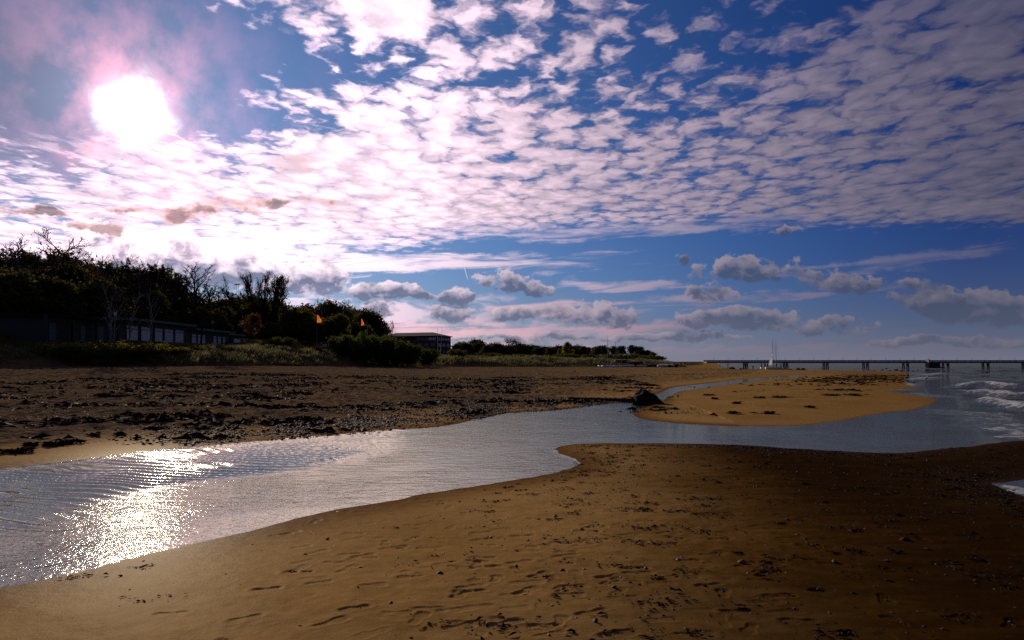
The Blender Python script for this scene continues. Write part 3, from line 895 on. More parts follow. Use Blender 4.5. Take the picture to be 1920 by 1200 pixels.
pavilion()

# ------------------------------------------------------------------ three storey building further along
def block():
    d0 = 290.0
    cx, cy, _ = at(819, 650, d0)
    g0 = 4.9
    t = thing('office_building', 'three storey brick building with window bands under a dark hipped roof', 'building', (cx, cy, g0), math.radians(-22))
    W, Dp, H = 27.5, 13.0, 7.9
    MB().box((-W / 2, Dp / 2, H / 2 - 1), (W, Dp, H + 2)).build('wall', M['brick'], t)
    o = 0.7; zr = H + 2.0
    v = [(-W - o, -o, H), (o, -o, H), (o, Dp + o, H), (-W - o, Dp + o, H), (-W + 4, Dp / 2, zr), (-5.5, Dp / 2, zr),
         (-W - o, -o, H + .25), (o, -o, H + .25), (o, Dp + o, H + .25), (-W - o, Dp + o, H + .25)]
    MB().add(v, [(3, 2, 1, 0), (0, 1, 7, 6), (1, 2, 8, 7), (2, 3, 9, 8), (3, 0, 6, 9), (6, 7, 5, 4), (7, 8, 5), (8, 9, 4, 5), (9, 6, 4)]).build('roof', M['slate'], t)
    def win(face, a, b, z0, z1, mat='blind'):
        if face == 'f':
            w = MB().box(((a + b) / 2, -0.05, (z0 + z1) / 2), (b - a, 0.09, z1 - z0)).build('window', M['frame'], t)
            n = max(1, round((b - a) / 0.9)); s = (b - a) / n
            for i in range(n): MB().box((a + s * (i + .5), -0.11, (z0 + z1) / 2), (s - 0.16, 0.05, z1 - z0 - 0.2)).build('pane', M[mat], w)
        else:
            w = MB().box((0.05, (a + b) / 2, (z0 + z1) / 2), (0.09, b - a, z1 - z0)).build('window', M['frame'], t)
            n = max(1, round((b - a) / 0.9)); s = (b - a) / n
            for i in range(n): MB().box((0.11, a + s * (i + .5), (z0 + z1) / 2), (0.05, s - 0.16, z1 - z0 - 0.2)).build('pane', M[mat], w)
    for k in range(5): win('f', -9.6 + k * 1.9, -9.6 + k * 1.9 + 1.6, 6.1, 7.5, 'blind' if k > 2 else 'bluegrey')
    for k in range(3): win('f', -8.9 + k * 3.0, -8.9 + k * 3.0 + 1.9, 3.4, 5.0, 'bluegrey')
    for k in range(3): win('f', -8.9 + k * 3.0, -8.9 + k * 3.0 + 1.9, 0.8, 2.3, 'bluegrey')
    for k in range(4): win('r', 0.6 + k * 3.0, 0.6 + k * 3.0 + 2.5, 6.1, 7.5, 'blind')
    for k in range(3):
        win('r', 1.0 + k * 4.0, 1.0 + k * 4.0 + 2.4, 3.4, 5.0, 'blind'); win('r', 1.0 + k * 4.0, 1.0 + k * 4.0 + 2.4, 0.8, 2.3, 'bluegrey')
    MB().box((-W / 2 - 5.0, -0.06, H - 0.9), (17.0, 0.12, 0.5)).build('band', M['slate'], t)
block()

# low hut half hidden by the bushes, and the red topped kiosk behind it
def hut():
    x, y, z = at(628, 640, 165)
    g = gz(x, y)
    t = thing('beach_hut', 'low blue grey boarded hut partly behind the green bushes', 'hut', (x, y, g), 0.25)
    MB().box((0, 1.5, 0.7), (6.0, 3.0, 2.6)).build('wall', M['wall_dark'], t)
    for i in range(6): MB().box((0, -0.03, 0.35 + i * 0.27), (6.02, 0.05, 0.25)).build('board', M['bluegrey'], t)
    MB().box((0, 1.4, 2.12), (6.5, 3.6, 0.16)).build('roof', M['fascia'], t)
    x, y, z = at(630, 625, 172)
    g = gz(x, y)
    t = thing('kiosk', 'small dark kiosk with a red top behind the blue grey hut', 'kiosk', (x, y, g), 0.1)
    MB().box((0, 0, 1.6), (1.7, 1.7, 3.6)).build('wall', M['wall_dark'], t)
    MB().box((0, 0, 3.75), (2.2, 2.2, 0.7), 0, 0.6).build('roof', M['red'], t)
    x, y, z = at(1125, 675, 232)
    g = gz(x, y)
hut()

# ------------------------------------------------------------------ sea bridge
def sea_bridge():
    D0 = 197.0
    x0 = (1322 - 960) / F * D0; x1 = 275.0
    t = thing('sea_pier', 'long low grey pier on piles running out over the sea', 'pier', (x0, D0, 0.0))
    L = x1 - x0
    n = int(L / 11.07)
    for k in range(n):
        MB().box((k * L / n + L / n / 2, 0, 1.78), (L / n - 0.03, 3.0, 0.40)).build('deck', M['pier'], t)
    for k in range(1, n):
        xx = k * L / n + 0.15
        b = MB()
        b.box((xx, 0, 1.56), (0.8, 2.8, 0.18)).build('cross_beam', M['pile'], t)
        for s in (-1, 1):
            MB().tube((xx - 0.25, s * 1.1, -2.0), (xx - 0.25, s * 1.1, 1.44), 0.18, n=8).build('pile', M['pile'], t)
            MB().tube((xx + 0.45, s * 1.1, -2.0), (xx + 0.12, s * 1.1, 1.44), 0.18, n=8).build('pile', M['pile'], t)
    for s in (-1, 1):
        r = MB()
        for z in (2.05, 2.16, 2.27, 2.38): r.tube((0, s * 1.42, z), (L, s * 1.42, z), 0.07, n=4)
        r.build('railing', M['pier'], t)
    k = 0; post = None
    while k * 1.85 < L:
        for s in (-1, 1):
            if post is None: post = MB().box((0, 0, 0.20), (0.10, 0.08, 0.44)).build('railing_post', M['pier'], t); o = post
            else:
                o = post.copy(); COL.objects.link(o)
            o.location = (k * 1.85, s * 1.42, 1.985)
        k += 1
        if k > 72: break
    lamp = None
    for k in range(int(L / 4.1)):
        if lamp is None:
            lamp = MB().tube((0, 0, 0), (0, 0, 0.95), 0.03, 0.02, 5).tube((-0.02, 0, 0.95), (0.42, 0, 1.0), 0.03, 0.05, 5).build('lamp', M['pole'], t); o = lamp
        else:
            o = lamp.copy(); COL.objects.link(o)
        o.location = (2.0 + k * 4.1, -1.42, 1.975)
    xb = (1728 - 960) / F * D0 - x0
    MB().box((xb + 1.6, -2.6, 0.85), (3.2, 1.8, 1.5)).build('landing_stage', M['pile'], t)
    MB().box((xb + 0.1, -2.6, 1.95), (0.3, 1.8, 1.4)).build('landing_post', M['pier'], t)
    MB().box((xb + 3.6, -2.6, 0.35), (1.4, 1.6, 0.25)).build('landing_step', M['pile'], t)
sea_bridge()
# ------------------------------------------------------------------ trees
def grow(seed, h=10.0, trunk=0.22, levels=4, up=0.35, spread=0.75, first=0.25, kids=(7, 5, 4, 3), lens=(0.55, 0.5, 0.5), multi=1, lean=0.0):
    r = random.Random(seed)
    segs = []; tips = []
    def branch(p, d, L, rad, lv):
        n = 4 if lv < 2 else 2
        pts = [p]; dirs = []
        q = p.copy(); dd = d.copy()
        for i in range(n):
            dd = (dd + Vector((r.gauss(0, 1), r.gauss(0, 1), r.gauss(0, 1))) * (0.10 if lv == 0 else 0.17) + Vector((0, 0, up * 0.16))).normalized()
            q = q + dd * (L / n)
            pts.append(q.copy()); dirs.append(dd.copy())
        rr = [rad * (1 - 0.72 * i / n) for i in range(n + 1)]
        for i in range(n): segs.append((pts[i], pts[i + 1], rr[i], rr[i + 1], lv))
        if lv >= levels - 1:
            tips.append((pts[-1], dirs[-1], L)); tips.append((pts[len(pts) // 2], dirs[0], L))
            return
        k = kids[lv]
        for j in range(k):
            f = (first if lv == 0 else 0.3) + (1 - (first if lv == 0 else 0.3)) * (j + r.random() * 0.7) / k
            f = min(f, 0.99)
            i = min(int(f * n), n - 1)
            base = pts[i].lerp(pts[i + 1], f * n - i)
            ax = dirs[i]
            o = ax.orthogonal().normalized()
            ang = j * 2.4 + r.random() * 1.2
            o = Matrix.Rotation(ang, 3, ax) @ o
            sp = spread * (0.75 + 0.5 * r.random())
            nd = (ax * math.cos(sp) + o * math.sin(sp)).normalized()
            shrink = (1.0 - 0.5 * f) if lv == 0 else (1 - 0.25 * f)
            branch(base, nd, L * lens[min(lv, 2)] * shrink * (0.8 + 0.4 * r.random()), rad * 0.5 * (1 - 0.4 * f), lv + 1)
    for m in range(multi):
        a = 2 * math.pi * m / multi + r.random()
        d0 = Vector((math.cos(a) * lean, math.sin(a) * lean, 1)).normalized()
        branch(Vector((math.cos(a) * 0.15 * (multi > 1), math.sin(a) * 0.15 * (multi > 1), -0.4)), d0, h * 0.92, trunk, 0)
    return segs, tips

def tubes(segs, minlv, maxlv, sides, rmin=0.018):
    V = []; Fq = []; n = 0
    for a, b, r0, r1, lv in segs:
        if not (minlv <= lv <= maxlv): continue
        d = (b - a)
        if d.length < 1e-5: continue
        d.normalize(); u = d.orthogonal().normalized(); w = d.cross(u)
        r0 = max(r0, rmin); r1 = max(r1, rmin * 0.8)
        for p, r in ((a, r0), (b, r1)):
            for i in range(sides):
                t = 2 * math.pi * i / sides
                V.append(p + (u * math.cos(t) + w * math.sin(t)) * r)
        for i in range(sides): Fq.append((n + i, n + (i + 1) % sides, n + sides + (i + 1) % sides, n + sides + i))
        n += 2 * sides
    return np.array([tuple(v) for v in V]), np.array(Fq)

def leaves(tips, per, size, sigma, seed, flat=0.0):
    g = np.random.default_rng(seed)
    c = np.array([tuple(t[0]) for t in tips])
    c = np.repeat(c, per, 0) + g.normal(0, sigma, (len(c) * per, 3))
    n = len(c)
    a = g.normal(0, 1, (n, 3)); a /= np.linalg.norm(a, axis=1)[:, None]
    b = g.normal(0, 1, (n, 3)); b -= (b * a).sum(1)[:, None] * a; b /= np.linalg.norm(b, axis=1)[:, None]
    s = size * g.uniform(0.6, 1.3, (n, 1))
    V = np.stack([c - a * s * .9, c - b * s * .5, c + a * s * .9, c + b * s * .5], 1).reshape(-1, 3)
    return V, np.arange(n * 4).reshape(-1, 4)

def norm_h(segs, tips):
    zs = [s[1].z for s in segs]
    return max(zs)

TREES = {}
def make_proto(key, name, seed, leafmat, per, lsize, sigma, barkmat='bark', twig_lv=9, **kw):
    segs, tips = grow(seed, **kw)
    root = bpy.data.objects.new(name, None); COL.objects.link(root)
    lv = kw.get('levels', 4)
    V, Fq = tubes(segs, 0, 1, 6, 0.03); tr = quick('trunk', V, Fq, M[barkmat], root, sm=True)
    V, Fq = tubes(segs, 2, 9, 3, 0.030 if name.startswith('bare') else 0.022)
    if len(Fq): quick('branches', V, Fq, M['bark'], root)
    if per:
        V, Fq = leaves(tips, per, lsize, sigma, seed)
        quick('crown', V, Fq, M[leafmat], root)
    TREES[key] = (root, norm_h(segs, tips), [False])

make_proto('oak1', 'leafy_tree', 1, 'leaf', 13, 0.46, 0.75, h=10, kids=(12, 5, 4), levels=4, spread=0.95, first=0.06, lens=(0.55, 0.5, 0.5))
make_proto('oak2', 'leafy_tree', 2, 'leaf', 13, 0.46, 0.75, h=10, kids=(11, 6, 4), levels=4, spread=1.05, first=0.05, lens=(0.55, 0.48, 0.5))
make_proto('oak3', 'leafy_tree', 3, 'leaf', 13, 0.46, 0.75, h=10, kids=(13, 5, 4), levels=4, spread=0.85, first=0.06, lens=(0.5, 0.52, 0.5))
make_proto('brown1', 'leafy_tree', 4, 'leafbrown', 6, 0.36, 0.5, h=10, kids=(9, 5, 4), levels=4, spread=0.75, first=0.2, lens=(0.48, 0.5, 0.5))
make_proto('bare1', 'bare_tree', 5, 'leafbrown', 0, 0, 0, 'birch', h=10, kids=(13, 6, 4), levels=4, spread=0.62, first=0.28, lens=(0.42, 0.5, 0.5), up=0.7)
make_proto('bare2', 'bare_tree', 6, 'leafbrown', 2, 0.075, 0.25, 'birch', h=10, kids=(12, 6, 4), levels=4, spread=0.7, first=0.30, lens=(0.45, 0.5, 0.5), up=0.5)
make_proto('bare3', 'bare_tree', 7, 'leaf', 0, 0, 0, 'bark', h=10, kids=(14, 7, 4), levels=4, spread=0.85, first=0.4, lens=(0.5, 0.5, 0.45), up=0.5)
make_proto('willow', 'bare_willow', 8, 'leaf', 2, 0.09, 0.25, 'bark', h=10, trunk=0.16, multi=9, lean=0.50, kids=(11, 7, 4), levels=4, spread=0.36, first=0.3, lens=(0.38, 0.45, 0.5), up=1.0)
make_proto('bush1', 'bush', 9, 'leafgreen', 12, 0.17, 0.24, h=4, trunk=0.06, multi=9, lean=0.50, kids=(9, 4, 3), levels=3, spread=0.5, first=0.12, lens=(0.42, 0.5, 0.5), up=1.0)
make_proto('bush2', 'bush', 10, 'leafgreen', 12, 0.17, 0.24, h=4, trunk=0.06, multi=10, lean=0.75, kids=(9, 4, 3), levels=3, spread=0.5, first=0.1, lens=(0.42, 0.5, 0.5), up=1.0)
make_proto('bushdark', 'bush', 11, 'leaf', 16, 0.20, 0.34, h=4, trunk=0.06, multi=8, lean=0.9, kids=(6, 4, 3), levels=3, spread=0.6, first=0.1, lens=(0.5, 0.5, 0.5))
make_proto('bushyellow', 'bush', 12, 'leafyellow', 14, 0.17, 0.34, h=4, trunk=0.05, multi=8, lean=0.9, kids=(6, 4, 3), levels=3, spread=0.6, first=0.1, lens=(0.5, 0.5, 0.5))
make_proto('far1', 'leafy_tree', 13, 'leaffar', 11, 0.6, 0.8, h=10, kids=(11, 5, 3), levels=4, spread=0.95, first=0.06, lens=(0.5, 0.5, 0.5))
make_proto('far2', 'leafy_tree', 14, 'leaffar', 6, 0.5, 0.5, h=10, kids=(7, 5, 3), levels=4, spread=0.7, first=0.42, lens=(0.42, 0.5, 0.5))
make_proto('faryellow', 'leafy_tree', 15, 'leafyellow', 8, 0.40, 0.45, h=10, kids=(10, 4, 3), levels=4, spread=0.42, first=0.2, lens=(0.35, 0.5, 0.5))
make_proto('farlace', 'bare_tree', 16, 'leaffar', 2, 0.25, 0.4, h=10, kids=(12, 6, 4), levels=4, spread=0.9, first=0.35, lens=(0.45, 0.5, 0.5))

trng = random.Random(21)
def plant(key, px, top, pos, label, cat, group=None, wide=1.0, sink=0.0, name=None):
    root, h0, used = TREES[key]
    x, y = pos
    g = gz(x, y) - sink
    ztop = CAM_Z + (HZ - top) / F * y
    k = max((ztop - g) / h0, 0.12)
    if used[0]: o = copy_tree(root)
    else: o = root; used[0] = True
    o.location = (x, y, g); o.rotation_euler = (0, 0, trng.uniform(0, 6.28)); o.scale = (k * wide, k * wide, k)
    tag(o, label, cat, group)
    if name: o.name = name
    return o

ROW_A = [(-98, 70), (-87, 105), (-83, 130), (-82, 165), (-72, 190), (-50, 208), (-30, 228), (-22, 262)]
ROW_B = [(-112, 80), (-101, 120), (-96, 150), (-94, 180), (-80, 208), (-54, 225), (-40, 262), (-34, 290)]
ROW_C = [(-134, 90), (-121, 130), (-112, 165), (-108, 200), (-92, 232), (-66, 255), (-46, 300)]
SIL = ([-200, 0, 30, 60, 100, 130, 160, 190, 220, 250, 270, 300, 320, 350, 380, 420, 450, 480, 500, 520, 560, 600, 640, 670, 690, 705, 720, 735],
       [470, 482, 492, 485, 484, 492, 500, 515, 508, 508, 510, 530, 545, 545, 545, 560, 558, 560, 572, 560, 566, 566, 572, 583, 588, 600, 612, 622])
sil = lambda px: float(np.interp(px, *SIL))
WOOD = 'trees of the dark wood behind the pavilion'
LAND = [(-140, 'beyond the left edge of the frame'), (-100, 'outside the frame by the veranda'), (-60, 'outside the frame left of the veranda'), (-25, 'just outside the left edge'), (5, 'at the left edge'), (35, 'under the thin bare birch'), (62, 'between the two bare crowns'), (88, 'under the tallest bare tree'), (116, 'over the left end of the veranda'),
        (140, 'over the pale veranda panel'), (165, 'over the dark veranda'), (188, 'under the tufted half bare tree'), (214, 'behind the tallest lamp post'), (240, 'above the first pale window'), (264, 'above the second pale window'),
        (290, 'above the third pale window'), (318, 'in the gap of the wood'), (342, 'above the last wide window'), (368, 'under the wide arching bare tree'), (396, 'behind the round sign'), (420, 'under the bare tree by the mast'),
        (446, 'below the floodlight mast'), (470, 'behind the orange brown tree'), (497, 'under the fan shaped willow'), (522, 'close right of the willow'), (548, 'halfway from willow to orange flag'), (574, 'left of the largest flag'),
        (598, 'behind the largest orange flag'), (622, 'behind the beach hut'), (645, 'right of the red topped kiosk'), (672, 'behind the narrow orange flag'), (700, 'at the right end of the wood'), (728, 'left of the brick building')]
SAID = {}
def where(rank, px):
    s_ = min(LAND, key=lambda a: abs(a[0] - px))[1]
    n_ = SAID.get((rank, s_), 0); SAID[(rank, s_)] = n_ + 1
    return rank + ' ' + s_ + ('' if n_ == 0 else ', further right' if n_ == 1 else ', furthest right')
for px in range(-140, 730, 30):
    q = px + trng.uniform(-9, 9)
    plant(trng.choice(['oak1', 'oak2', 'oak3']), q, sil(q) + trng.uniform(-2, 20), row_point(ROW_C, q), where('dark olive tree in the back rank', q), 'tree', WOOD + ', back', 1.15)
for px in range(-110, 740, 34):
    q = px + trng.uniform(-10, 10)
    k = trng.choice(['oak1', 'oak2', 'oak3', 'oak3', 'brown1'])
    lab = where('brown leaved tree in the wood' if k == 'brown1' else 'dark olive tree in the middle rank', q)
    plant(k, q, sil(q) + trng.uniform(8, 38), row_point(ROW_B, q), lab, 'tree', WOOD + (', brown' if k == 'brown1' else ', middle'), 1.2)
for px in range(-90, 735, 40):
    q = px + trng.uniform(-10, 10)
    k = trng.choice(['oak1', 'oak2', 'oak3'])
    plant(k, q, sil(q) + trng.uniform(30, 58) * (1.0 if q < 520 else 0.6), row_point(ROW_A, q), where('dark olive tree in the front rank', q), 'tree', WOOD + ', front', 1.3)
# bare crowns standing up out of the wood
plant('bare1', 30, 440, row_point(ROW_B, 30), 'thin bare birch rising above the left end of the wood', 'tree')
plant('bare2', 82, 432, row_point(ROW_B, 82), 'tall bare tree with spreading twigs above the left wood', 'tree', None, 1.3)
plant('bare2', 128, 462, row_point(ROW_C, 128), 'bare twiggy tree right of the tallest bare tree', 'tree')
plant('bare2', 185, 473, row_point(ROW_A, 185), 'slender half bare tree with a tufted top over the wood', 'tree', None, 0.8)
plant('bare3', 218, 476, row_point(ROW_B, 218), 'broad bare tree with dense twigs over the pavilion', 'tree', None, 1.0)
plant('bare3', 275, 492, row_point(ROW_B, 275), 'small bare tree leaning over the wood above the pavilion windows', 'tree')
plant('bare3', 365, 495, row_point(ROW_A, 365), 'wide bare tree with fine arching twigs right of the wood', 'tree', None, 1.25)
plant('bare1', 318, 535, row_point(ROW_B, 318), 'low bare tree in the gap of the wood', 'tree')
plant('bare3', 420, 535, row_point(ROW_B, 420), 'bare tree just left of the floodlight mast', 'tree')
plant('willow', 494, 508, row_point(ROW_B, 494), 'fan shaped bare willow standing highest right of the floodlight mast', 'tree', None, 0.95)
plant('oak2', 692, 588, row_point(ROW_B, 692), 'round dark tree at the right end of the wood', 'tree', None, 1.1)
plant('bare2', 738, 600, row_point(ROW_A, 738), 'small half bare tree left of the brick building', 'tree')
plant('brown1', 466, 590, (-61.5, 160.0), 'orange brown tree beside the small lamp post', 'tree', None, 1.2)
for px, top, k, lab in ((8, 462, 'bare1', 'thin bare tree at the left edge above the wood'), (56, 466, 'bare3', 'small bare crown between the two tall bare trees'), (106, 462, 'bare3', 'bare crown just right of the tallest bare tree'), (150, 478, 'bare1', 'thin bare tree over the dark veranda'),
                          (236, 482, 'bare1', 'thin bare tree above the first pale window'), (256, 488, 'bare3', 'bare twiggy tree above the second pale window'), (300, 512, 'bare1', 'thin bare tree above the third pale window'), (343, 522, 'bare3', 'low bare crown above the last wide window'),
                          (398, 530, 'bare1', 'thin bare tree behind the round sign'), (610, 556, 'bare1', 'thin bare tree behind the largest orange flag'), (648, 562, 'bare3', 'bare crown right of the kiosk'), (716, 594, 'bare1', 'thin bare tree at the right end of the wood')):
    plant(k, px, top, row_point(ROW_B, px), lab, 'tree', None, 1.0)
# slim trunks in front of the pavilion
plant('bare1', 205, 500, ((205 - 960) / F * 99, 99.0), 'pale twin trunk birch in front of the dark veranda', 'tree', None, 0.8)
plant('bare1', 208, 520, ((210 - 960) / F * 100, 100.0), 'second pale birch close behind the lamp post', 'tree', None, 0.7)
plant('bare1', 242, 520, ((242 - 960) / F * 104, 104.0), 'leaning birch in front of the first pale window', 'tree', None, 0.8)
plant('bare1', 281, 520, ((281 - 960) / F * 112, 112.0), 'pale birch in front of the middle pavilion windows', 'tree', None, 0.8)
plant('bare3', 376, 540, ((376 - 960) / F * 129, 129.0), 'dark trunked bare tree in front of the right pavilion windows', 'tree', None, 0.9)

# bushes on the dune
BU = [('bush1', 640, 633, 150, 1.25, 'green bush at the left end of the tall dune thicket'), ('bush2', 676, 628, 152, 1.35, 'tallest green bush in the dune thicket'),
      ('bush1', 706, 634, 156, 1.35, 'green bush left of the middle of the thicket'), ('bush2', 735, 639, 160, 1.3, 'green bush in front of the brick building'),
      ('bush1', 762, 647, 164, 1.2, 'low green bush at the right of the thicket'), ('bush1', 800, 655, 172, 1.1, 'small bright green bush below the brick building windows'),
      ('bushdark', 525, 634, 146, 1.6, 'dark low bush left of the orange flag'), ('bushdark', 500, 642, 142, 1.5, 'dark spreading bush right of the lamp posts'),
      ('bushdark', 855, 656, 205, 1.2, 'dark round bush right of the brick building'), ('bushdark', 600, 650, 150, 1.5, 'dark low bush under the orange flag'),
      ('bushdark', 560, 648, 146, 1.5, 'dark low bush between willow and orange flag'), ('bushdark', 575, 640, 175, 1.5, 'dark bush at the foot of the wood')]
for key, px, top, d, w, lab in BU:
    plant(key, px, top, ((px - 960) / F * d, float(d)), lab, 'bush', 'bushes on the dune', w, 0.1)
HED = 'yellow green bushes along the pavilion terrace'
for px in range(128, 590, 17):
    q = px + trng.uniform(-8, 8)
    if 196 < q < 212: continue
    pos = row_point([(-58.3, 88), (-56.2, 105), (-54.2, 120), (-51.2, 140), (-48, 160), (-45, 172)], q)
    y = pos[1]
    plant('bushyellow', q, 645 + (q - 120) * 0.022 + trng.uniform(-4.0, 2.5), pos, 'low yellow green bush on the dune top before the pavilion', 'bush', HED, trng.uniform(1.5, 3.2), 0.15)

# far wood along the bay
SILF = ([838, 860, 875, 893, 910, 925, 945, 963, 980, 1000, 1020, 1040, 1060, 1080, 1100, 1130, 1160, 1185, 1200, 1215, 1230, 1240],
        [652, 647, 644, 645, 652, 645, 651, 649, 648, 647, 652, 652, 650, 651, 650, 649, 650, 648, 653, 658, 664, 671])
FARW = 'trees of the low far wood along the bay'
def farpos(px, d): return ((px - 960) / F * d, float(d))
for px in range(842, 1238, 10):
    q = px + trng.uniform(-4, 4)
    dd = np.interp(q, [840, 1100, 1240], [340, 330, 290]) + trng.uniform(-15, 25)
    k = 'far2' if q > 1085 else 'far1'
    plant(k, q, float(np.interp(q, *SILF)) + trng.uniform(-1, 4), farpos(q, dd), 'dark tree with clear trunk in the far grove' if k == 'far2' else 'dark rounded tree in the low far wood', 'tree', FARW + (', grove' if k == 'far2' else ', left'), 1.3 if k == 'far2' else 1.5, 0.3)
for px in range(850, 1238, 17):
    q = px + trng.uniform(-5, 5)
    dd = np.interp(q, [840, 1100, 1240], [285, 290, 268]) + trng.uniform(-8, 8)
    plant('bushdark', q, float(np.interp(q, *SILF)) * 0.42 + 676 * 0.58 + trng.uniform(-2, 3), farpos(q, dd), 'dark shrub at the foot of the far wood', 'bush', 'shrubs before the far wood', 2.0, 0.2)
plant('farlace', 963, 635, farpos(963, 345), 'lacy domed tree standing alone above the far wood', 'tree', None, 1.5)
plant('farlace', 925, 641, farpos(925, 345), 'small lacy tree above the far wood', 'tree', None, 1.3)
plant('far1', 893, 640, farpos(893, 350), 'taller round tree in the far wood right of the brick building', 'tree', None, 1.3)
plant('farlace', 868, 640, farpos(868, 350), 'bare tree close to the right of the brick building', 'tree', None, 1.3)
plant('faryellow', 1056, 643, farpos(1056, 300), 'taller of the two yellow poplars in the far wood', 'tree', None, 1.25)
plant('faryellow', 1070, 646, farpos(1070, 303), 'shorter yellow poplar beside the taller yellow one', 'tree', None, 1.25)
plant('faryellow', 1048, 655, farpos(1048, 298), 'small yellowish tree left of the two yellow poplars', 'tree', None, 1.2)
for key, (root, h0, used) in TREES.items():
    if not used[0]:
        for ch in list(root.children): bpy.data.objects.remove(ch)
        bpy.data.objects.remove(root)

# ------------------------------------------------------------------ dune grass
def grass(n, lo, hi, mat, name, hmin, hmax, wide, pxr, seed, label, cat, dens_scale=3.0, thr=-0.2):
    g = np.random.default_rng(seed)
    ys = g.uniform(70, 245, n * 5); px = g.uniform(pxr[0], pxr[1], n * 5)
    xs = (px - 960) / F * ys
    dn = sdf(xs, ys, DUNE)
    ok = (dn > lo) & (dn < hi) & (fbm(xs, ys, dens_scale, 3, .5, 101) > thr)
    xs, ys = xs[ok][:n], ys[ok][:n]
    z = ground(xs, ys, rough=False)
    n = len(xs)
    B = 5
    X0 = np.repeat(xs, B) + g.normal(0, 0.16 * wide, n * B); Y0 = np.repeat(ys, B) + g.normal(0, 0.16 * wide, n * B); Z0 = np.repeat(z, B) - 0.05
    H = g.uniform(hmin, hmax, n * B) * np.repeat(0.75 + 0.6 * (fbm(xs, ys, 5.0, 2, .5, 103) + 0.5), B)
    a = g.uniform(0, 2 * math.pi, n * B); w = 0.022 * wide * g.uniform(0.7, 1.4, n * B)
    lx = g.normal(0.12, 0.25, n * B) * H; ly = g.normal(0.0, 0.25, n * B) * H
    c, s = np.cos(a), np.sin(a)
    V = np.stack([np.stack([X0 - c * w, Y0 - s * w, Z0], -1), np.stack([X0 + c * w, Y0 + s * w, Z0], -1),
                  np.stack([X0 + lx * 0.4 + c * w * .7, Y0 + ly * .4 + s * w * .7, Z0 + H * 0.65], -1), np.stack([X0 + lx, Y0 + ly, Z0 + H], -1)], 1).reshape(-1, 3)
    o = quick(name, V, np.arange(n * B * 4).reshape(-1, 4), M[mat])
    o['kind'] = 'stuff'; tag(o, label, cat)
grass(15000, 0.3, 16.0, 'grass', 'dune_grass', 0.45, 0.95, 1.3, (-120, 1330), 5, 'tufted straw and green grass covering the dune', 'grass')
grass(5000, 9.0, 17.0, 'grassgreen', 'green_grass', 0.25, 0.6, 1.4, (-120, 700), 6, 'yellow green grass on top of the dune before the pavilion', 'grass', 6.0, -0.1)
# ------------------------------------------------------------------ posts, flags
def lamp_post(px, top, d, label):
    x = (px - 960) / F * d
    g = gz(x, d); zt = CAM_Z + (HZ - top) / F * d; h = zt - g
    t = thing('street_lamp', label, 'street lamp', (x, d, g), 0, 'lamp posts by the pavilion')
    MB().tube((0, 0, -0.3), (0, 0, h - 0.55), 0.07, 0.045, 8).build('pole', M['pole'], t)
    MB().tube((0, 0, h - 0.55), (0, 0, h - 0.10), 0.15, 0.22, 10).build('lamp_glass', M['lampglass'], t)
    MB().tube((0, 0, h - 0.10), (0, 0, h), 0.26, 0.10, 10).build('lamp_cap', M['pole'], t)
lamp_post(216, 584, 97.0, 'tallest lamp post with a white lantern left of the pavilion windows')
lamp_post(454, 604, 150.0, 'lamp post with a small white lantern at the right end of the pavilion')
lamp_post(478, 614, 158.0, 'dim lamp post right of the pavilion among brown leaves')

def mast(px, top, d, label):
    x = (px - 960) / F * d; g = gz(x, d); h = CAM_Z + (HZ - top) / F * d - g
    t = thing('floodlight_mast', label, 'floodlight', (x, d, g))
    for s in (-0.32, 0.32): MB().tube((s, 0, -0.3), (s, 0, h), 0.06, 0.05, 6).build('pole', M['pole'], t)
    for s in (-0.55, 0.25): MB().box((s + .15, -0.1, h + 0.12), (0.75, 0.35, 0.3)).build('lamp_head', M['steel'], t)
mast(445, 534, 215.0, 'thin twin floodlight mast above the trees left of the willow')

def flag(px, top, base, d, w, h, label, mat='flag', pr=0.05):
    x = (px - 960) / F * d; g = gz(x, d); H = CAM_Z + (HZ - top) / F * d - g
    t = thing('flag', label, 'flag', (x, d, g), 0, 'flags on the dune')
    MB().tube((0, 0, -0.3), (0, 0, H), pr, pr * 0.7, 6).build('pole', M['steel'], t)
    vs = []; fs = []; nx, nz_ = 7, 8
    for i in range(nx + 1):
        for j in range(nz_ + 1):
            fx = i / nx; fz = j / nz_
            hang = h * (1 - fz)
            ext = w * (0.25 + 0.75 * min(1.0, (1 - fz) * 1.5)) if fz > 0.1 else w * (0.8 + fz * 2.0)
            vs.append((pr + fx * ext, 0.10 * math.sin(fx * 5.0 + fz * 3), H - 0.05 - hang - 0.12 * fx * fx * (fz > 0.5)))
    for i in range(nx):
        for j in range(nz_):
            a = i * (nz_ + 1) + j; fs.append((a, a + nz_ + 1, a + nz_ + 2, a + 1))
    o = MB().add(vs, fs).build('flag_cloth', M[mat], t, True)
    sm = o.modifiers.new('thick', 'SOLIDIFY'); sm.thickness = 0.012
flag(594, 590, 632, 150.0, 1.05, 1.75, 'largest orange flag on a pole before the dark wood')
flag(677, 597, 632, 152.0, 0.62, 1.55, 'narrow orange flag above the green thicket')
flag(736, 603, 640, 168.0, 0.40, 1.7, 'faded orange flag against the sky left of the brick building', 'flag')

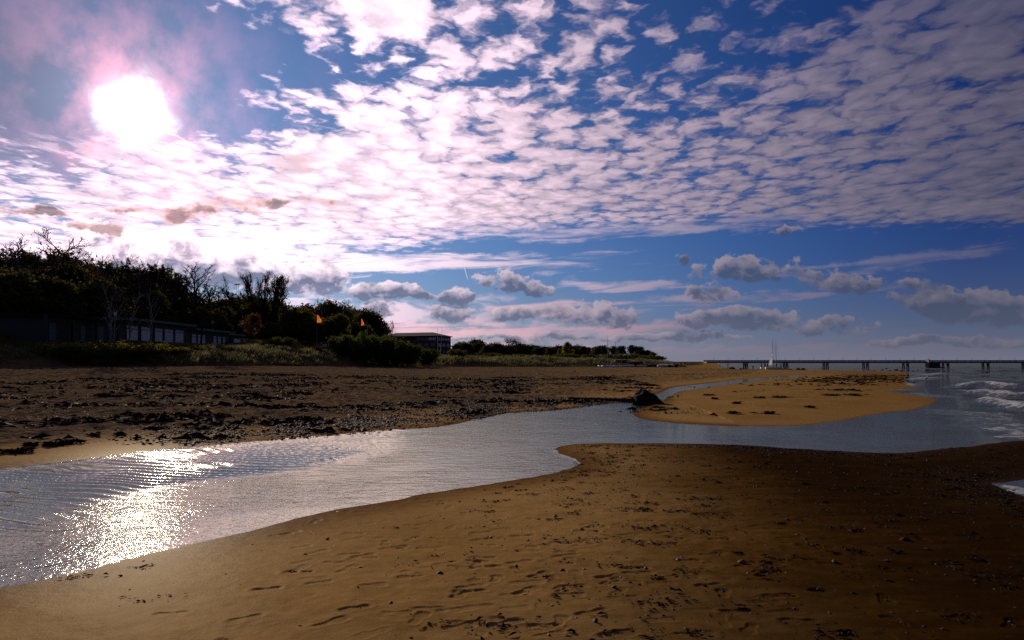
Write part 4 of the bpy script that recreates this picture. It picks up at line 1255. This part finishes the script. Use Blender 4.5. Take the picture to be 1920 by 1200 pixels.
def white_pole(px, top, d, label, lean=0.0, arms=False):
    x = (px - 960) / F * d; g = gz(x, d); H = CAM_Z + (HZ - top) / F * d - g
    t = thing('flagpole', label, 'pole', (x, d, g), 0, 'bare white poles on the dune')
    MB().tube((0, 0, -0.3), (lean * H, 0, H), 0.055, 0.035, 6).build('pole', M['white'], t)
    MB().tube((lean * H, 0, H), (lean * H, 0, H + 0.12), 0.07, 0.03, 6).build('pole_cap', M['steel'], t)
white_pole(688, 611, 155.0, 'bare white pole right of the narrow orange flag', 0.02)
white_pole(821, 617, 190.0, 'left white pole before the right end of the brick building', -0.01)
white_pole(825, 615, 191.0, 'right white pole leaning before the brick building', 0.07)
def round_sign(px, cy, d):
    x = (px - 960) / F * d; g = gz(x, d); H = CAM_Z + (HZ - cy) / F * d - g
    t = thing('round_sign', 'round pale sign on a post before the pavilion roof', 'sign', (x, d, g))
    MB().tube((0, 0, -0.3), (0, 0, H + 0.2), 0.05, 0.05, 6).build('post', M['pole'], t)
    MB().tube((0, -0.06, H), (0, -0.10, H), 0.36, 0.36, 18).build('disc', M['fascia'], t)
round_sign(399, 604, 140.0)
def board_sign(px, cy, d, w, h, label):
    x = (px - 960) / F * d; g = gz(x, d); H = CAM_Z + (HZ - cy) / F * d - g
    t = thing('board_sign', label, 'sign', (x, d, g), 0, 'pale boards on the far dune')
    for s in (-w * .35, w * .35): MB().tube((s, 0, -0.3), (s, 0, H), 0.04, 0.04, 5).build('post', M['pole'], t)
    MB().box((0, -0.06, H), (w, 0.05, h)).build('board', M['bluegrey'], t)
board_sign(1120, 668, 245.0, 0.9, 0.75, 'small pale board on the dune left of the beached boats')
board_sign(1205, 671, 240.0, 0.9, 0.75, 'small pale board above the covered boats')

# ------------------------------------------------------------------ boats
def hull_mb(L, B, H, n=12):
    rings = []
    for k in range(9):
        t = k / 8
        w = B / 2 * (math.sin(math.pi * min(1.0, 0.25 + t * 0.72)) ** 0.7 if t < 0.98 else 0.06)
        sheer = H * (1 + 0.25 * t * t); keel = H * 0.30 * max(0.0, t - 0.6) ** 1.5 * 2.5
        pts = []
        for i in range(7):
            a = math.pi * i / 6
            pts.append((L * (t - 0.5), -math.cos(a) * w, keel + (sheer - keel) * (1 - math.sin(a) ** 0.8)))
        pts += [(L * (t - 0.5), w * 0.5, sheer + 0.05), (L * (t - 0.5), -w * 0.5, sheer + 0.05)]
        rings.append(pts)
    return MB().loft(rings)

def dinghy(px, base_py, d, rz, label, mast_h=0.0, hull='white', cover=None, sail=False, tilt=0.0, L=4.6, twin=False):
    x = (px - 960) / F * d; g = gz(x, d) - 0.04
    t = thing('sailing_boat' if mast_h else 'beached_boat', label, 'boat', (x, d, g), rz, 'boats drawn up on the far beach')
    t.rotation_euler = (tilt, 0, rz)
    if twin:
        for s in (-1, 1): hull_mb(L, 0.55, 0.55).build('hull', M[hull], t, True, (0, s * 0.95, 0))
        MB().box((0.3, 0, 0.62), (1.6, 1.7, 0.06)).build('trampoline', M['black'], t)
        for s in (-0.55, 1.1): MB().tube((s, -1.0, 0.56), (s, 1.0, 0.56), 0.05, 0.05, 6).build('cross_beam', M['steel'], t)
    else:
        hull_mb(L, 1.5, 0.6).build('hull', M[hull], t, True)
        if cover:
            v = []
            for k in range(7):
                q = k / 6; w = 0.72 * math.sin(math.pi * (0.25 + 0.72 * q)) ** 0.7 * 1.06
                v.append([(L * (q - 0.5), -w, 0.55), (L * (q - 0.5), -w * 0.55, 0.86), (L * (q - 0.5), 0, 1.02), (L * (q - 0.5), w * 0.55, 0.86), (L * (q - 0.5), w, 0.55), (L * (q - 0.5), 0, 0.52)])
            MB().loft(v).build('cover', M[cover], t, True)
    if mast_h:
        MB().tube((0.5, 0, 0.5), (0.42, 0, mast_h), 0.06, 0.035, 8).build('mast', M['steel'], t)
        MB().tube((0.5, 0, 1.2), (-1.9, 0, 1.15), 0.045, 0.04, 6).build('boom', M['steel'], t)
        st = MB()
        st.tube((L * .48, 0, 0.65), (0.43, 0, mast_h * 0.9), 0.012, 0.012, 4)
        for s in (-1, 1): st.tube((0.3, s * 0.75, 0.6), (0.43, 0, mast_h * 0.9), 0.012, 0.012, 4)
        st.build('rigging', M['pole'], t)
    if sail:
        vs = []; fs = []; n = 10
        for i in range(n + 1):
            q = i / n
            for s in range(4):
                w = 1.25 * (1 - q) ** 1.1 + 0.05
                vs.append((0.38 - w * s / 3, 0.14 * math.sin(s * 1.6 + q * 6), 1.0 + q * 2.9))
        for i in range(n):
            for s in range(3):
                a = i * 4 + s; fs.append((a, a + 1, a + 5, a + 4))
        o = MB().add(vs, fs).build('sail', M['sail'], t, True)
        o.modifiers.new('thick', 'SOLIDIFY').thickness = 0.01
    return t
dinghy(1137, 687, 207.0, 0.5, 'small catamaran with the tallest mast at the left of the beached boats', 9.2, 'white', twin=True)
dinghy(1153, 687, 208.0, 1.0, 'catamaran with shorter mast next to the tallest mast', 7.8, 'white', twin=True)
dinghy(1176, 687, 212.0, 0.2, 'dinghy with a short mast right of the two catamarans', 5.6, 'white')
dinghy(1166, 684, 219.0, 0.0, 'black covered boat behind the catamarans', 0, 'black', 'black')
dinghy(1190, 684, 218.0, 0.1, 'dark red covered boat in the row of beached boats', 0, 'black', 'maroon', L=5.5)
dinghy(1204, 684, 217.0, -0.5, 'white bowed boat left of the blue covered one', 0, 'white', 'red', L=4.0)
dinghy(1219, 682, 219.0, 0.15, 'blue covered boat in the row of beached boats', 0, 'white', 'blue', L=6.0)
dinghy(1230, 686, 216.0, 0.0, 'black covered boat right of the blue covered one', 0, 'black', 'black', L=5.0)
dinghy(1240, 687, 214.0, 0.9, 'small white dinghy at the right end of the boats', 0, 'white', 'white', L=3.6)
dinghy(1252, 686, 216.0, -0.3, 'white dinghy outermost right of the row', 0, 'white', 'white', L=4.2)
dinghy(1262, 688, 216.0, 0.2, 'low dark boat right of the white dinghies', 0, 'black', 'black', L=3.6)
dinghy(1446, 692, 168.0, 0.30, 'white catamaran with drooping white sail drawn up by the water', 7.4, 'white', twin=True, sail=True)
dinghy(1452, 691, 174.0, -1.0, 'second catamaran with bare mast behind the white sail', 7.6, 'white', twin=True)

# ------------------------------------------------------------------ people on the far beach
def person_proto(seed, stride, mat):
    J = [(0, 0, 0.95), (0, 0, 1.15), (0, 0, 1.38), (0, 0, 1.50), (0, 0.02, 1.60), (0, 0.02, 1.74),
         (-0.10, 0, 0.90), (-0.11, 0.03 + stride * .5, 0.50), (-0.11, stride, 0.08), (-0.11, stride + 0.14, 0.03),
         (0.10, 0, 0.90), (0.11, 0.03 - stride * .5, 0.50), (0.11, -stride, 0.08), (0.11, -stride + 0.14, 0.03),
         (-0.20, 0, 1.40), (-0.26, -0.02, 1.12), (-0.25, 0.08, 0.88), (0.20, 0, 1.40), (0.26, -0.02, 1.12), (0.25, 0.08, 0.88)]
    E = [(0, 1), (1, 2), (2, 3), (3, 4), (4, 5), (0, 6), (6, 7), (7, 8), (8, 9), (0, 10), (10, 11), (11, 12), (12, 13), (2, 14), (14, 15), (15, 16), (2, 17), (17, 18), (18, 19)]
    R = [.14, .14, .15, .065, .085, .085, .09, .065, .05, .045, .09, .065, .05, .045, .07, .05, .04, .07, .05, .04]
    me = bpy.data.meshes.new('person'); me.from_pydata(J, E, []); me.materials.append(mat)
    o = bpy.data.objects.new('person', me); COL.objects.link(o)
    o.modifiers.new('skin', 'SKIN'); sk = me.skin_vertices[0].data
    for i, r in enumerate(R): sk[i].radius = (r, r * 0.8)
    sk[0].use_root = True
    o.modifiers.new('sub', 'SUBSURF').levels = 1; o.modifiers['sub'].render_levels = 1
    return o
p1 = person_proto(1, 0.10, M['cloth']); p2 = person_proto(2, 0.30, M['cloth']); p3 = person_proto(3, 0.05, M['clothr'])
first = {id(p1): True, id(p2): True, id(p3): True}
for proto, px, d, rz, k, lab in [
        (p1, 1277, 212, 0.4, 1.0, 'left of the two people standing on the sand right of the boats'), (p1, 1284, 212, 3.0, 1.02, 'right of the two people standing on the sand right of the boats'),
        (p2, 1428, 170, 1.0, 1.0, 'person in dark clothes bending by the left of the white sail'), (p3, 1434, 171, 2.0, 1.0, 'person in a red jacket left of the white sail'),
        (p3, 1439, 172, 0.5, 0.97, 'person in red close to the catamaran mast'), (p1, 1456, 171, 4.0, 1.0, 'person in dark clothes right of the white sail'),
        (p2, 1464, 176, 1.6, 1.03, 'lone person walking right of the catamarans'), (p1, 1412, 178, 0.2, 0.7, 'child standing left of the group at the catamarans'),
        (p2, 1365, 190, 1.6, 1.0, 'person walking near the land end of the pier')]:
    if first[id(proto)]: o = proto; first[id(proto)] = False
    else: o = proto.copy(); COL.objects.link(o)
    x = (px - 960) / F * d
    o.location = (x, d, gz(x, d) - 0.01); o.rotation_euler = (0, 0, rz); o.scale = (k, k, k)
    tag(o, lab, 'person', 'people on the far beach')

# ------------------------------------------------------------------ rocks
def blob_mesh(seed, sub, sx, sy, sz, amp, fr):
    import bmesh
    bm = bmesh.new(); bmesh.ops.create_icosphere(bm, subdivisions=sub, radius=1.0)
    V = np.array([v.co[:] for v in bm.verts])
    n = fbm(V[:, 0] * 1.3 + seed * 7.1 + V[:, 2] * .7, V[:, 1] * 1.3 - V[:, 2] * 1.1 + seed * 3.3, fr, 4, .55, seed)
    n2 = np.round(n * 5) / 5
    k = 1 + amp * (0.5 * n + 0.7 * n2)
    for v, c, q in zip(bm.verts, V, k): v.co = (c[0] * sx * q, c[1] * sy * q, max(c[2] * sz * q, -0.25 * sz))
    mb = MB(); mb.v = [tuple(v.co) for v in bm.verts]; mb.f = [tuple(v.index for v in f.verts) for f in bm.faces]
    bm.free(); return mb
bx, by = on_water(1213, 757)
o = blob_mesh(3, 4, 0.68, 0.60, 0.52, 0.42, 0.9).build('boulder', M['rock'], None)
o.location = (bx, by + 0.4, 0.04); tag(o, 'large black boulder standing at the stream edge', 'rock')
o = blob_mesh(5, 3, 0.22, 0.18, 0.14, 0.5, 0.9).build('boulder', M['rock'], None)
o.location = (bx + 0.62, by + 0.15, 0.02); tag(o, 'small black stone against the right side of the boulder', 'rock')
x0, y0 = on_water(1068, 751.0); x1, y1 = on_water(1192, 755.5)
t = thing('groyne_board', 'long dark wooden board edging the stream left of the boulder', 'board', ((x0 + x1) / 2, (y0 + y1) / 2 + 0.7, 0.0), math.atan2(y1 - y0, x1 - x0))
LL = math.hypot(x1 - x0, y1 - y0)
for i in range(3): MB().box((-LL / 2 + LL / 6 + i * LL / 3, 0, 0.05 + 0.006 * i), (LL / 3 - 0.02, 0.07, 0.20)).build('plank', M['wood'], t)
for i in range(4): MB().box((-LL / 2 + 0.2 + i * (LL - .4) / 3, 0.08, 0.03), (0.09, 0.085, 0.28)).build('stake', M['wood'], t)

rr = random.Random(4)
STONES = [(1373, 690, 1.6), (1389, 691, 0.9), (1394, 690, 0.7), (1496, 691, 1.3), (1506, 692, 1.2), (1500, 693, .7), (1482, 687, 1.0), (1630, 694, .8), (1640, 695, 0.6), (1655, 694.5, 0.9), (1668, 695, 0.8), (1680, 694, 1.0),
          (1690, 695.5, 0.7), (1702, 695, 0.9), (1712, 696, 0.7), (1720, 695, 0.8), (1738, 694.5, 0.8), (1750, 695, 0.6), (1662, 691, 0.7), (1686, 690, .6), (1770, 696, 0.6), (1785, 694, 0.6), (1806, 697, 0.6), (1850, 698, 0.5)]
protos = [blob_mesh(20 + i, 2, 0.6, 0.5, 0.45, 0.5, 0.9).build('stone', M['rock'], None) for i in range(4)]
for i, (px, py, s) in enumerate(STONES):
    d = 150.0 if px < 1520 else CAM_Z * F / (py - HZ)
    if px < 1520: d = 172.0 if px > 1450 else 178.0
    if i < 4: o = protos[i]
    else: o = protos[i % 4].copy(); COL.objects.link(o)
    x = (px - 960) / F * d
    o.location = (x, d, max(gz(x, d), -0.15)); o.scale = (s, s, s * rr.uniform(.7, 1.0)); o.rotation_euler = (0, 0, rr.uniform(0, 6))
    if px < 1520: tag(o, 'dark stone heap on the sand before the pier', 'rock', 'stones on the sand before the pier')
    else: tag(o, 'dark stone in the line of stones off the sandbar', 'rock', 'stones in the water off the sandbar')

# gull at the water's edge
gx, gy = on_water(1737, 713)
t = thing('gull', 'white gull standing in the shallow foam off the sandbar', 'bird', (gx, gy, -0.02), 0.6)
rings = []
for k in range(8):
    q = k / 7; r = 0.105 * math.sin(math.pi * (0.08 + 0.86 * q)) ** 0.8
    rings.append([(-0.26 + 0.46 * q, math.cos(a) * r * 0.9, 0.24 + 0.05 * q + math.sin(a) * r) for a in np.linspace(0, 2 * math.pi, 9)[:-1]])
b = MB().loft(rings)
b.path([(0.16, 0, 0.31), (0.22, 0, 0.40), (0.27, 0, 0.43)], [0.06, 0.055, 0.05], 8)
b.build('body', M['gull'], t, True)
MB().tube((0.30, 0, 0.43), (0.38, 0, 0.41), 0.018, 0.006, 5).build('bill', M['yellow'], t)
for s in (-1, 1):
    MB().tube((-0.02, s * 0.05, 0.0), (-0.02, s * 0.05, 0.17), 0.011, 0.012, 5).build('leg', M['yellow'], t)
    MB().add([(0.12, s * .10, .32), (-0.10, s * .115, .30), (-0.38, s * .03, .26), (-0.12, s * .125, .24), (0.12, s * 0.085, .30), (-0.10, s * 0.09, .29), (-0.37, s * .015, .25), (-0.12, s * 0.10, .235)],
             [(0, 1, 2, 3), (7, 6, 5, 4), (0, 4, 5, 1), (1, 5, 6, 2), (2, 6, 7, 3), (3, 7, 4, 0)]).build('wing', M['steel'], t)

# ------------------------------------------------------------------ seaweed
def flakes(cx, cy, n, spread_x, spread_y, seed, size=0.10, hgt=0.05):
    g = np.random.default_rng(seed)
    x = cx + g.normal(0, spread_x, n); y = cy + g.normal(0, spread_y, n)
    return x, y
def weed_mesh(x, y, z, size, g):
    n = len(x)
    a = g.uniform(0, 6.28, n); L = size * g.uniform(0.5, 1.6, n); W = size * g.uniform(0.15, 0.4, n); h = size * g.uniform(0.1, 0.55, n)
    c, s = np.cos(a), np.sin(a)
    P = lambda u, v, w: np.stack([x + c * L * u - s * W * v, y + s * L * u + c * W * v, z + h * w], -1)
    V = np.stack([P(-1, 0, -.2), P(-.1, -1, .1), P(-.1, 1, .1), P(0, 0, 1), P(1, .3, .15)], 1).reshape(-1, 3)
    f = np.array([(0, 1, 3), (0, 3, 2), (1, 4, 3), (3, 4, 2)])
    return V, (np.arange(n)[:, None, None] * 5 + f).reshape(-1, 3)
def weed_line(pts, per_m, width, size, seed, depth=None):
    g = np.random.default_rng(seed); xs = []; ys = []
    for (a, b) in zip(pts[:-1], pts[1:]):
        pa = ground_hit(*a); pb = ground_hit(*b)
        L = math.hypot(pb[0] - pa[0], pb[1] - pa[1]); n = int(L * per_m)
        t = g.uniform(0, 1, n)
        xs.append(pa[0] + (pb[0] - pa[0]) * t + g.normal(0, width * 2, n)); ys.append(pa[1] + (pb[1] - pa[1]) * t + g.normal(0, width, n))
    x = np.concatenate(xs); y = np.concatenate(ys)
    keep = fbm(x, y, 2.2, 3, .5, seed) > -0.05
    return x[keep], y[keep]
def ground_hit(px, py):
    """where the line of sight through px, py meets the beach"""
    dd = np.geomspace(4, 240, 1400); xx = (px - 960) / F * dd; zz = CAM_Z - (py - HZ) / F * dd
    gg = ground(xx, dd, rough=False)
    k = np.nonzero(zz < gg)[0]
    k = k[0] if len(k) else -1
    return float(xx[k]), float(dd[k])
g = np.random.default_rng(77)
WX = []; WY = []
for pts, per, wd in [([(195, 744), (330, 742), (450, 738), (560, 735)], 26, 0.5), ([(560, 735), (700, 730), (850, 722)], 18, 0.7), ([(830, 723), (920, 718), (1030, 712), (1130, 707)], 24, 0.8),
                     ([(1100, 712), (1130, 708)], 60, 0.7), ([(1130, 707), (1250, 703), (1400, 700)], 10, 0.9), ([(0, 733), (200, 722), (420, 712)], 6, 0.8),
                     ([(1520, 722), (1570, 718), (1620, 714)], 30, 1.2), ([(1540, 733), (1585, 731)], 16, 0.5), ([(1600, 712), (1660, 703)], 30, 1.6), ([(1560, 716), (1640, 708)], 40, 1.6),
                     ([(1270, 745), (1330, 739), (1420, 733)], 2.0, 0.5), ([(1410, 727), (1440, 724), (1500, 722)], 14, 0.7), ([(1370, 776), (1460, 774)], 2.2, 0.25),
                     ([(100, 803), (350, 790), (560, 788)], 9, 0.5), ([(900, 700), (1080, 697), (1250, 694)], 3, 0.9), ([(1280, 695), (1420, 693), (1500, 694)], 8, 1.0), ([(1180, 776), (1225, 766)], 10, 0.25)]:
    x, y = weed_line(pts, per, wd, 0.2, int(per * 7 + pts[0][0])); WX.append(x); WY.append(y)
# loose patches of weed all over the trampled beach
x = g.uniform(-34, 12, 60000); y = g.uniform(17, 78, 60000)
k = (np.abs(x / y) < 0.80) & (x < np.interp(y, [20, 40, 90], [6, 8, 24])) & (sdf(x, y, WATER) < -0.5) & (sdf(x, y, DUNE) < -3)
x, y = x[k], y[k]
k = g.uniform(0, 1, len(x)) < smooth(fbm(x * 0.6, y, 2.4, 4, 0.6, 151), 0.02, 0.40) * 0.8
WX.append(x[k][:11000]); WY.append(y[k][:11000])
x = np.concatenate(WX); y = np.concatenate(WY)
V, f = weed_mesh(x, y, ground(x, y) + 0.015, 0.10 + 0.17 * g.uniform(0, 1, len(x)), g)
o = quick('seaweed', V, f, M['weed']); o['kind'] = 'stuff'; tag(o, 'dark strands of seaweed along the tide lines of the beach', 'seaweed')
# single clumps
CL = [(130, 832, .45), (36, 849, .40), (215, 746, .9), (380, 803, .22), (290, 806, .35), (225, 817, .16), (175, 819, .16), (100, 836, .3), (60, 838, .2), (575, 789, .5),
      (1380, 757, .22), (1440, 776, .26), (1375, 776, .24), (1330, 742, .30), (1425, 747, .35), (1465, 746, .45), (1300, 728, .4), (1340, 749, .2), (1520, 765, .25), (1560, 742, .5), (1600, 742, .55),
      (1230, 765, .2), (1115, 712, 1.0), (560, 739, .8), (460, 741, .8), (330, 744, .8)]
LEFTWEED = {130: 'long dark seaweed clump above the left end of the sand ripples', 36: 'dark seaweed clump at the left edge above the ripples', 215: 'long seaweed heap at the left end of the tide line',
            380: 'compact seaweed clump just above the left tip of the gravel', 290: 'seaweed clump on pale sand left of the gravel tip', 225: 'small round seaweed clump left of the gravel', 175: 'smallest round seaweed clump on the left sand',
            100: 'flat seaweed clump touching the long one above the ripples', 60: 'thin seaweed scrap between the two clumps at the left edge', 575: 'dark seaweed clump lying in the gravel', 560: 'seaweed heap at the right end of the left tide line',
            460: 'seaweed heap in the middle of the left tide line', 330: 'seaweed heap left of the middle of the left tide line'}
for i, (px, py, w) in enumerate(CL):
    cx, cy = ground_hit(px, py)
    n = int(50 + 90 * w)
    gx_ = np.random.default_rng(300 + i)
    x = gx_.normal(0, w * 0.42, n); y = gx_.normal(0, w * 0.26, n)
    z = ground(x + cx, y + cy) - gz(cx, cy) + 0.012 + np.abs(gx_.normal(0, 0.03, n))
    V, f = weed_mesh(x, y, z, 0.07 + 0.10 * w, gx_)
    o = quick('seaweed_clump', V, f, M['weed']); o.location = (cx, cy, gz(cx, cy))
    if px < 640: tag(o, LEFTWEED.get(px, 'dark seaweed clump on the trampled beach left of the gravel'), 'seaweed', 'seaweed clumps on the left beach')
    elif px > 1180: tag(o, 'dark seaweed clump on the smooth sandbar', 'seaweed', 'seaweed clumps on the sandbar')
    else: tag(o, 'large dark seaweed heap on the tide line of the middle beach', 'seaweed')

# ------------------------------------------------------------------ gravel and shells
def pebble_material(name, a, b, rough):
    m = new_mat(name)
    p = obj_pos(); n = noise(p, 9.0, 3, 0.6, dim='3D'); n2 = noise(p, 55.0, 2, 0.5, dim='3D')
    c = mixc(lin(n2, 0.35, 0.65), a, b)
    c = mixc(sstep(n2, 0.66, 0.72), c, (0.22, 0.19, 0.16))
    finish(principled(c, rough, 0.08))
    return m
M['pebble'] = pebble_material('dark wet pebbles', (0.009, 0.009, 0.011), (0.036, 0.029, 0.026), 0.7)
M['shell'] = pebble_material('blue black shells', (0.010, 0.010, 0.014), (0.035, 0.028, 0.026), 0.60)
M['rust'] = plain('rust brown shell', (0.16, 0.06, 0.02), 0.5)
OCT = np.array([(1, 0, 0), (0, 1, 0), (-1, 0, 0), (0, -1, 0), (0, 0, 1), (.6, .6, .55), (-.6, .6, .55), (-.6, -.6, .55), (.6, -.6, .55)], float)
OCF = np.array([(0, 5, 8), (1, 6, 5), (2, 7, 6), (3, 8, 7), (4, 5, 6), (4, 6, 7), (4, 7, 8), (4, 8, 5), (0, 1, 5), (1, 2, 6), (2, 3, 7), (3, 0, 8)])
def pebbles(x, y, size, g, flat=(0.35, 0.8)):
    n = len(x)
    a = g.uniform(0, 6.28, n); c, s = np.cos(a), np.sin(a)
    sx = size * g.uniform(.7, 1.5, n); sy = size * g.uniform(.5, 1.0, n); sz = size * g.uniform(flat[0], flat[1], n)
    j = OCT[None] * (1 + g.normal(0, 0.16, (n, 9, 1)))
    X_ = j[:, :, 0] * sx[:, None]; Y_ = j[:, :, 1] * sy[:, None]; Z_ = j[:, :, 2] * sz[:, None]
    V = np.stack([x[:, None] + X_ * c[:, None] - Y_ * s[:, None], y[:, None] + X_ * s[:, None] + Y_ * c[:, None], (ground(x, y) - 0.006)[:, None] + Z_], -1).reshape(-1, 3)
    return V, (np.arange(n)[:, None, None] * 9 + OCF).reshape(-1, 3)
def in_frame_scatter(n, pxr, pyr, seed, prob):
    g = np.random.default_rng(seed)
    px = g.uniform(*pxr, n); py = g.uniform(*pyr, n)
    d = CAM_Z * F / (py - HZ); x = (px - 960) / F * d
    # same density per square metre, not per pixel
    w = (d / d.max()) ** 0 * prob(px, py)
    k = g.uniform(0, 1, n) < w
    return x[k], d[k], g
# gravel bank north of the stream
gb = [on_water(*p) for p in [(290, 836), (400, 828), (500, 819), (640, 809), (740, 803), (850, 796), (900, 785), (960, 775), (1050, 768), (1130, 758), (1190, 752.5), (1180, 749.5), (1060, 751), (960, 757), (880, 763), (780, 772), (680, 780), (590, 790), (480, 806), (380, 820)]]
g = np.random.default_rng(88)
lo = np.min(gb, 0); hi = np.max(gb, 0)
x = g.uniform(lo[0] - 5, hi[0], 170000); y = g.uniform(lo[1], hi[1] + 4, 170000)
sd = sdf(x, y, gb) + fbm(x, y, 2.2, 3, .6, 111) * 3.2
p = smooth(sd, -2.6, 2.2) * smooth(fbm(x, y, 1.1, 3, .6, 112), -0.75, 0.1)
k = (g.uniform(0, 1, len(x)) < p) & (sdf(x, y, WATER) < 0.15)
o_ = np.nonzero(k)[0][:21500]; x, y = x[o_], y[o_]
V, f = pebbles(x, y, 0.016 + 0.05 * g.uniform(0, 1, len(x)) ** 3, g)
o = quick('gravel', V, f, M['pebble']); o['kind'] = 'stuff'; tag(o, 'dark wet gravel along the far bank of the stream', 'gravel')
# scattered stones further up the beach
x = g.uniform(-30, 10, 30000); y = g.uniform(18, 50, 30000)
k = (np.abs(x / y) < 0.8) & (sdf(x, y, WATER) < -0.6) & (fbm(x, y, 3.0, 3, .5, 113) > 0.15) & (x < np.interp(y, [20, 40, 90], [7, 9, 30]))
x, y = x[k][:2600], y[k][:2600]
V, f = pebbles(x, y, 0.03 + 0.03 * g.uniform(0, 1, len(x)), g)
o = quick('beach_stones', V, f, M['pebble']); o['kind'] = 'stuff'; tag(o, 'small dark stones strewn over the trampled beach', 'gravel')
# shell litter on the near sand
def near_scatter(n, seed):
    g = np.random.default_rng(seed)
    y = g.uniform(3.6, 16.2, n * 30); x = g.uniform(-7, 12, n * 30)
    w = sdf(x, y, WATER)
    rightness = smooth(x - 0.0 * y, -2.0, 1.5)
    clus = smooth(fbm(x, y, 1.1, 3, .55, 121), -0.05, 0.45)
    band = np.exp(-((-w - 0.7) / 0.55) ** 2) * smooth(x, 0.8, 2.5) * (1 - smooth(x, 7.5, 10))
    p = 0.10 * clus * (0.25 + 0.75 * rightness) + 0.5 * band + 0.11 * rightness + 0.010
    k = (g.uniform(0, 1, len(x)) < p) & (w < -0.06) & (np.abs(x / y) < 0.85)
    return x[k], y[k], g
x, y, g = near_scatter(12000, 131)
x, y = x[:16500], y[:16500]
V, f = pebbles(x, y, 0.007 + 0.015 * g.uniform(0, 1, len(x)) ** 2, g, (0.3, 0.8))
o = quick('shell_litter', V, f, M['shell']); o['kind'] = 'stuff'; tag(o, 'dark broken shells and grit strewn over the near sand', 'shell litter')
# weed scraps on the near sand
x, y, g = near_scatter(420, 137)
x, y = x[:520], y[:520]
k_ = g.integers(4, 26, len(x)); sp_ = np.repeat(g.uniform(0.02, 0.09, len(x)), k_)
x = np.repeat(x, k_) + g.normal(0, 1, k_.sum()) * sp_ * 1.4; y = np.repeat(y, k_) + g.normal(0, 1, k_.sum()) * sp_
V, f = weed_mesh(x, y, ground(x, y) + 0.003 + np.abs(g.normal(0, 0.005, len(x))), 0.012 + 0.030 * g.uniform(0, 1, len(x)) ** 2, g)
o = quick('weed_scraps', V, f, M['weed']); o['kind'] = 'stuff'; tag(o, 'thin dark scraps of weed on the near sand', 'seaweed')

def shell_proto(seed):
    """one valve of a mussel: a pointed, domed half"""
    r = random.Random(seed); vs = []; fs = []
    n, m = 8, 3
    vs.append((0.0, 0.0, 0.30))
    for k in range(1, m + 1):
        q = k / m
        for i in range(n):
            a = 2 * math.pi * i / n
            px_ = math.cos(a); py_ = math.sin(a) * (0.50 - 0.16 * math.cos(a)) * (1 + r.uniform(-.06, .06))
            vs.append((px_ * q, py_ * q, 0.30 * (1 - q * q) - 0.02 * q))
    for i in range(n): fs.append((0, 1 + i, 1 + (i + 1) % n))
    for k in range(m - 1):
        for i in range(n):
            a = 1 + k * n + i; b = 1 + k * n + (i + 1) % n
            fs.append((a, a + n, b + n, b))
    return MB().add(vs, fs).build('mussel_shell', M['shell'], None, True)
SP = [shell_proto(i) for i in range(4)]
x, y, g = near_scatter(300, 141)
near_first = np.argsort(np.hypot(x, y))
cand = [i for i in near_first if y[i] > 4.3][:1400]
pick = g.permutation(cand)[:240]
zz = ground(x[pick], y[pick])
for n_, i in enumerate(pick):
    if n_ < 4: o = SP[n_]
    else: o = SP[n_ % 4].copy(); COL.objects.link(o)
    s = float(g.uniform(0.018, 0.042))
    o.location = (float(x[i]), float(y[i]), float(zz[n_]) + 0.003); o.scale = (s, s, s * float(g.uniform(.8, 1.5)))
    o.rotation_euler = (float(g.normal(0, 0.3)), float(g.normal(0, 0.3)), float(g.uniform(0, 6.28)))
    tag(o, 'small blue black mussel shell lying on the near sand', 'shell', 'mussel shells strewn on the near sand')
cx, cy = on_water(1392, 1056)
o = shell_proto(9); o.name = 'mussel_shell'; o.data.materials[0] = M['rust']
o.location = (cx * .93, cy * .93, gz(cx * .93, cy * .93) + 0.006); o.scale = (0.05, 0.05, 0.06); o.rotation_euler = (0, 0, 0.2); tag(o, 'rust brown shell lying among the dark shells on the right', 'shell')
cx, cy = on_water(1697, 1013)
o = blob_mesh(41, 2, 0.045, 0.035, 0.03, 0.4, 0.9).build('pebble', M['pebble'], None)
o.location = (cx * .93, cy * .93, gz(cx * .93, cy * .93)); tag(o, 'single dark pebble standing out on the dark sand at the right', 'pebble')
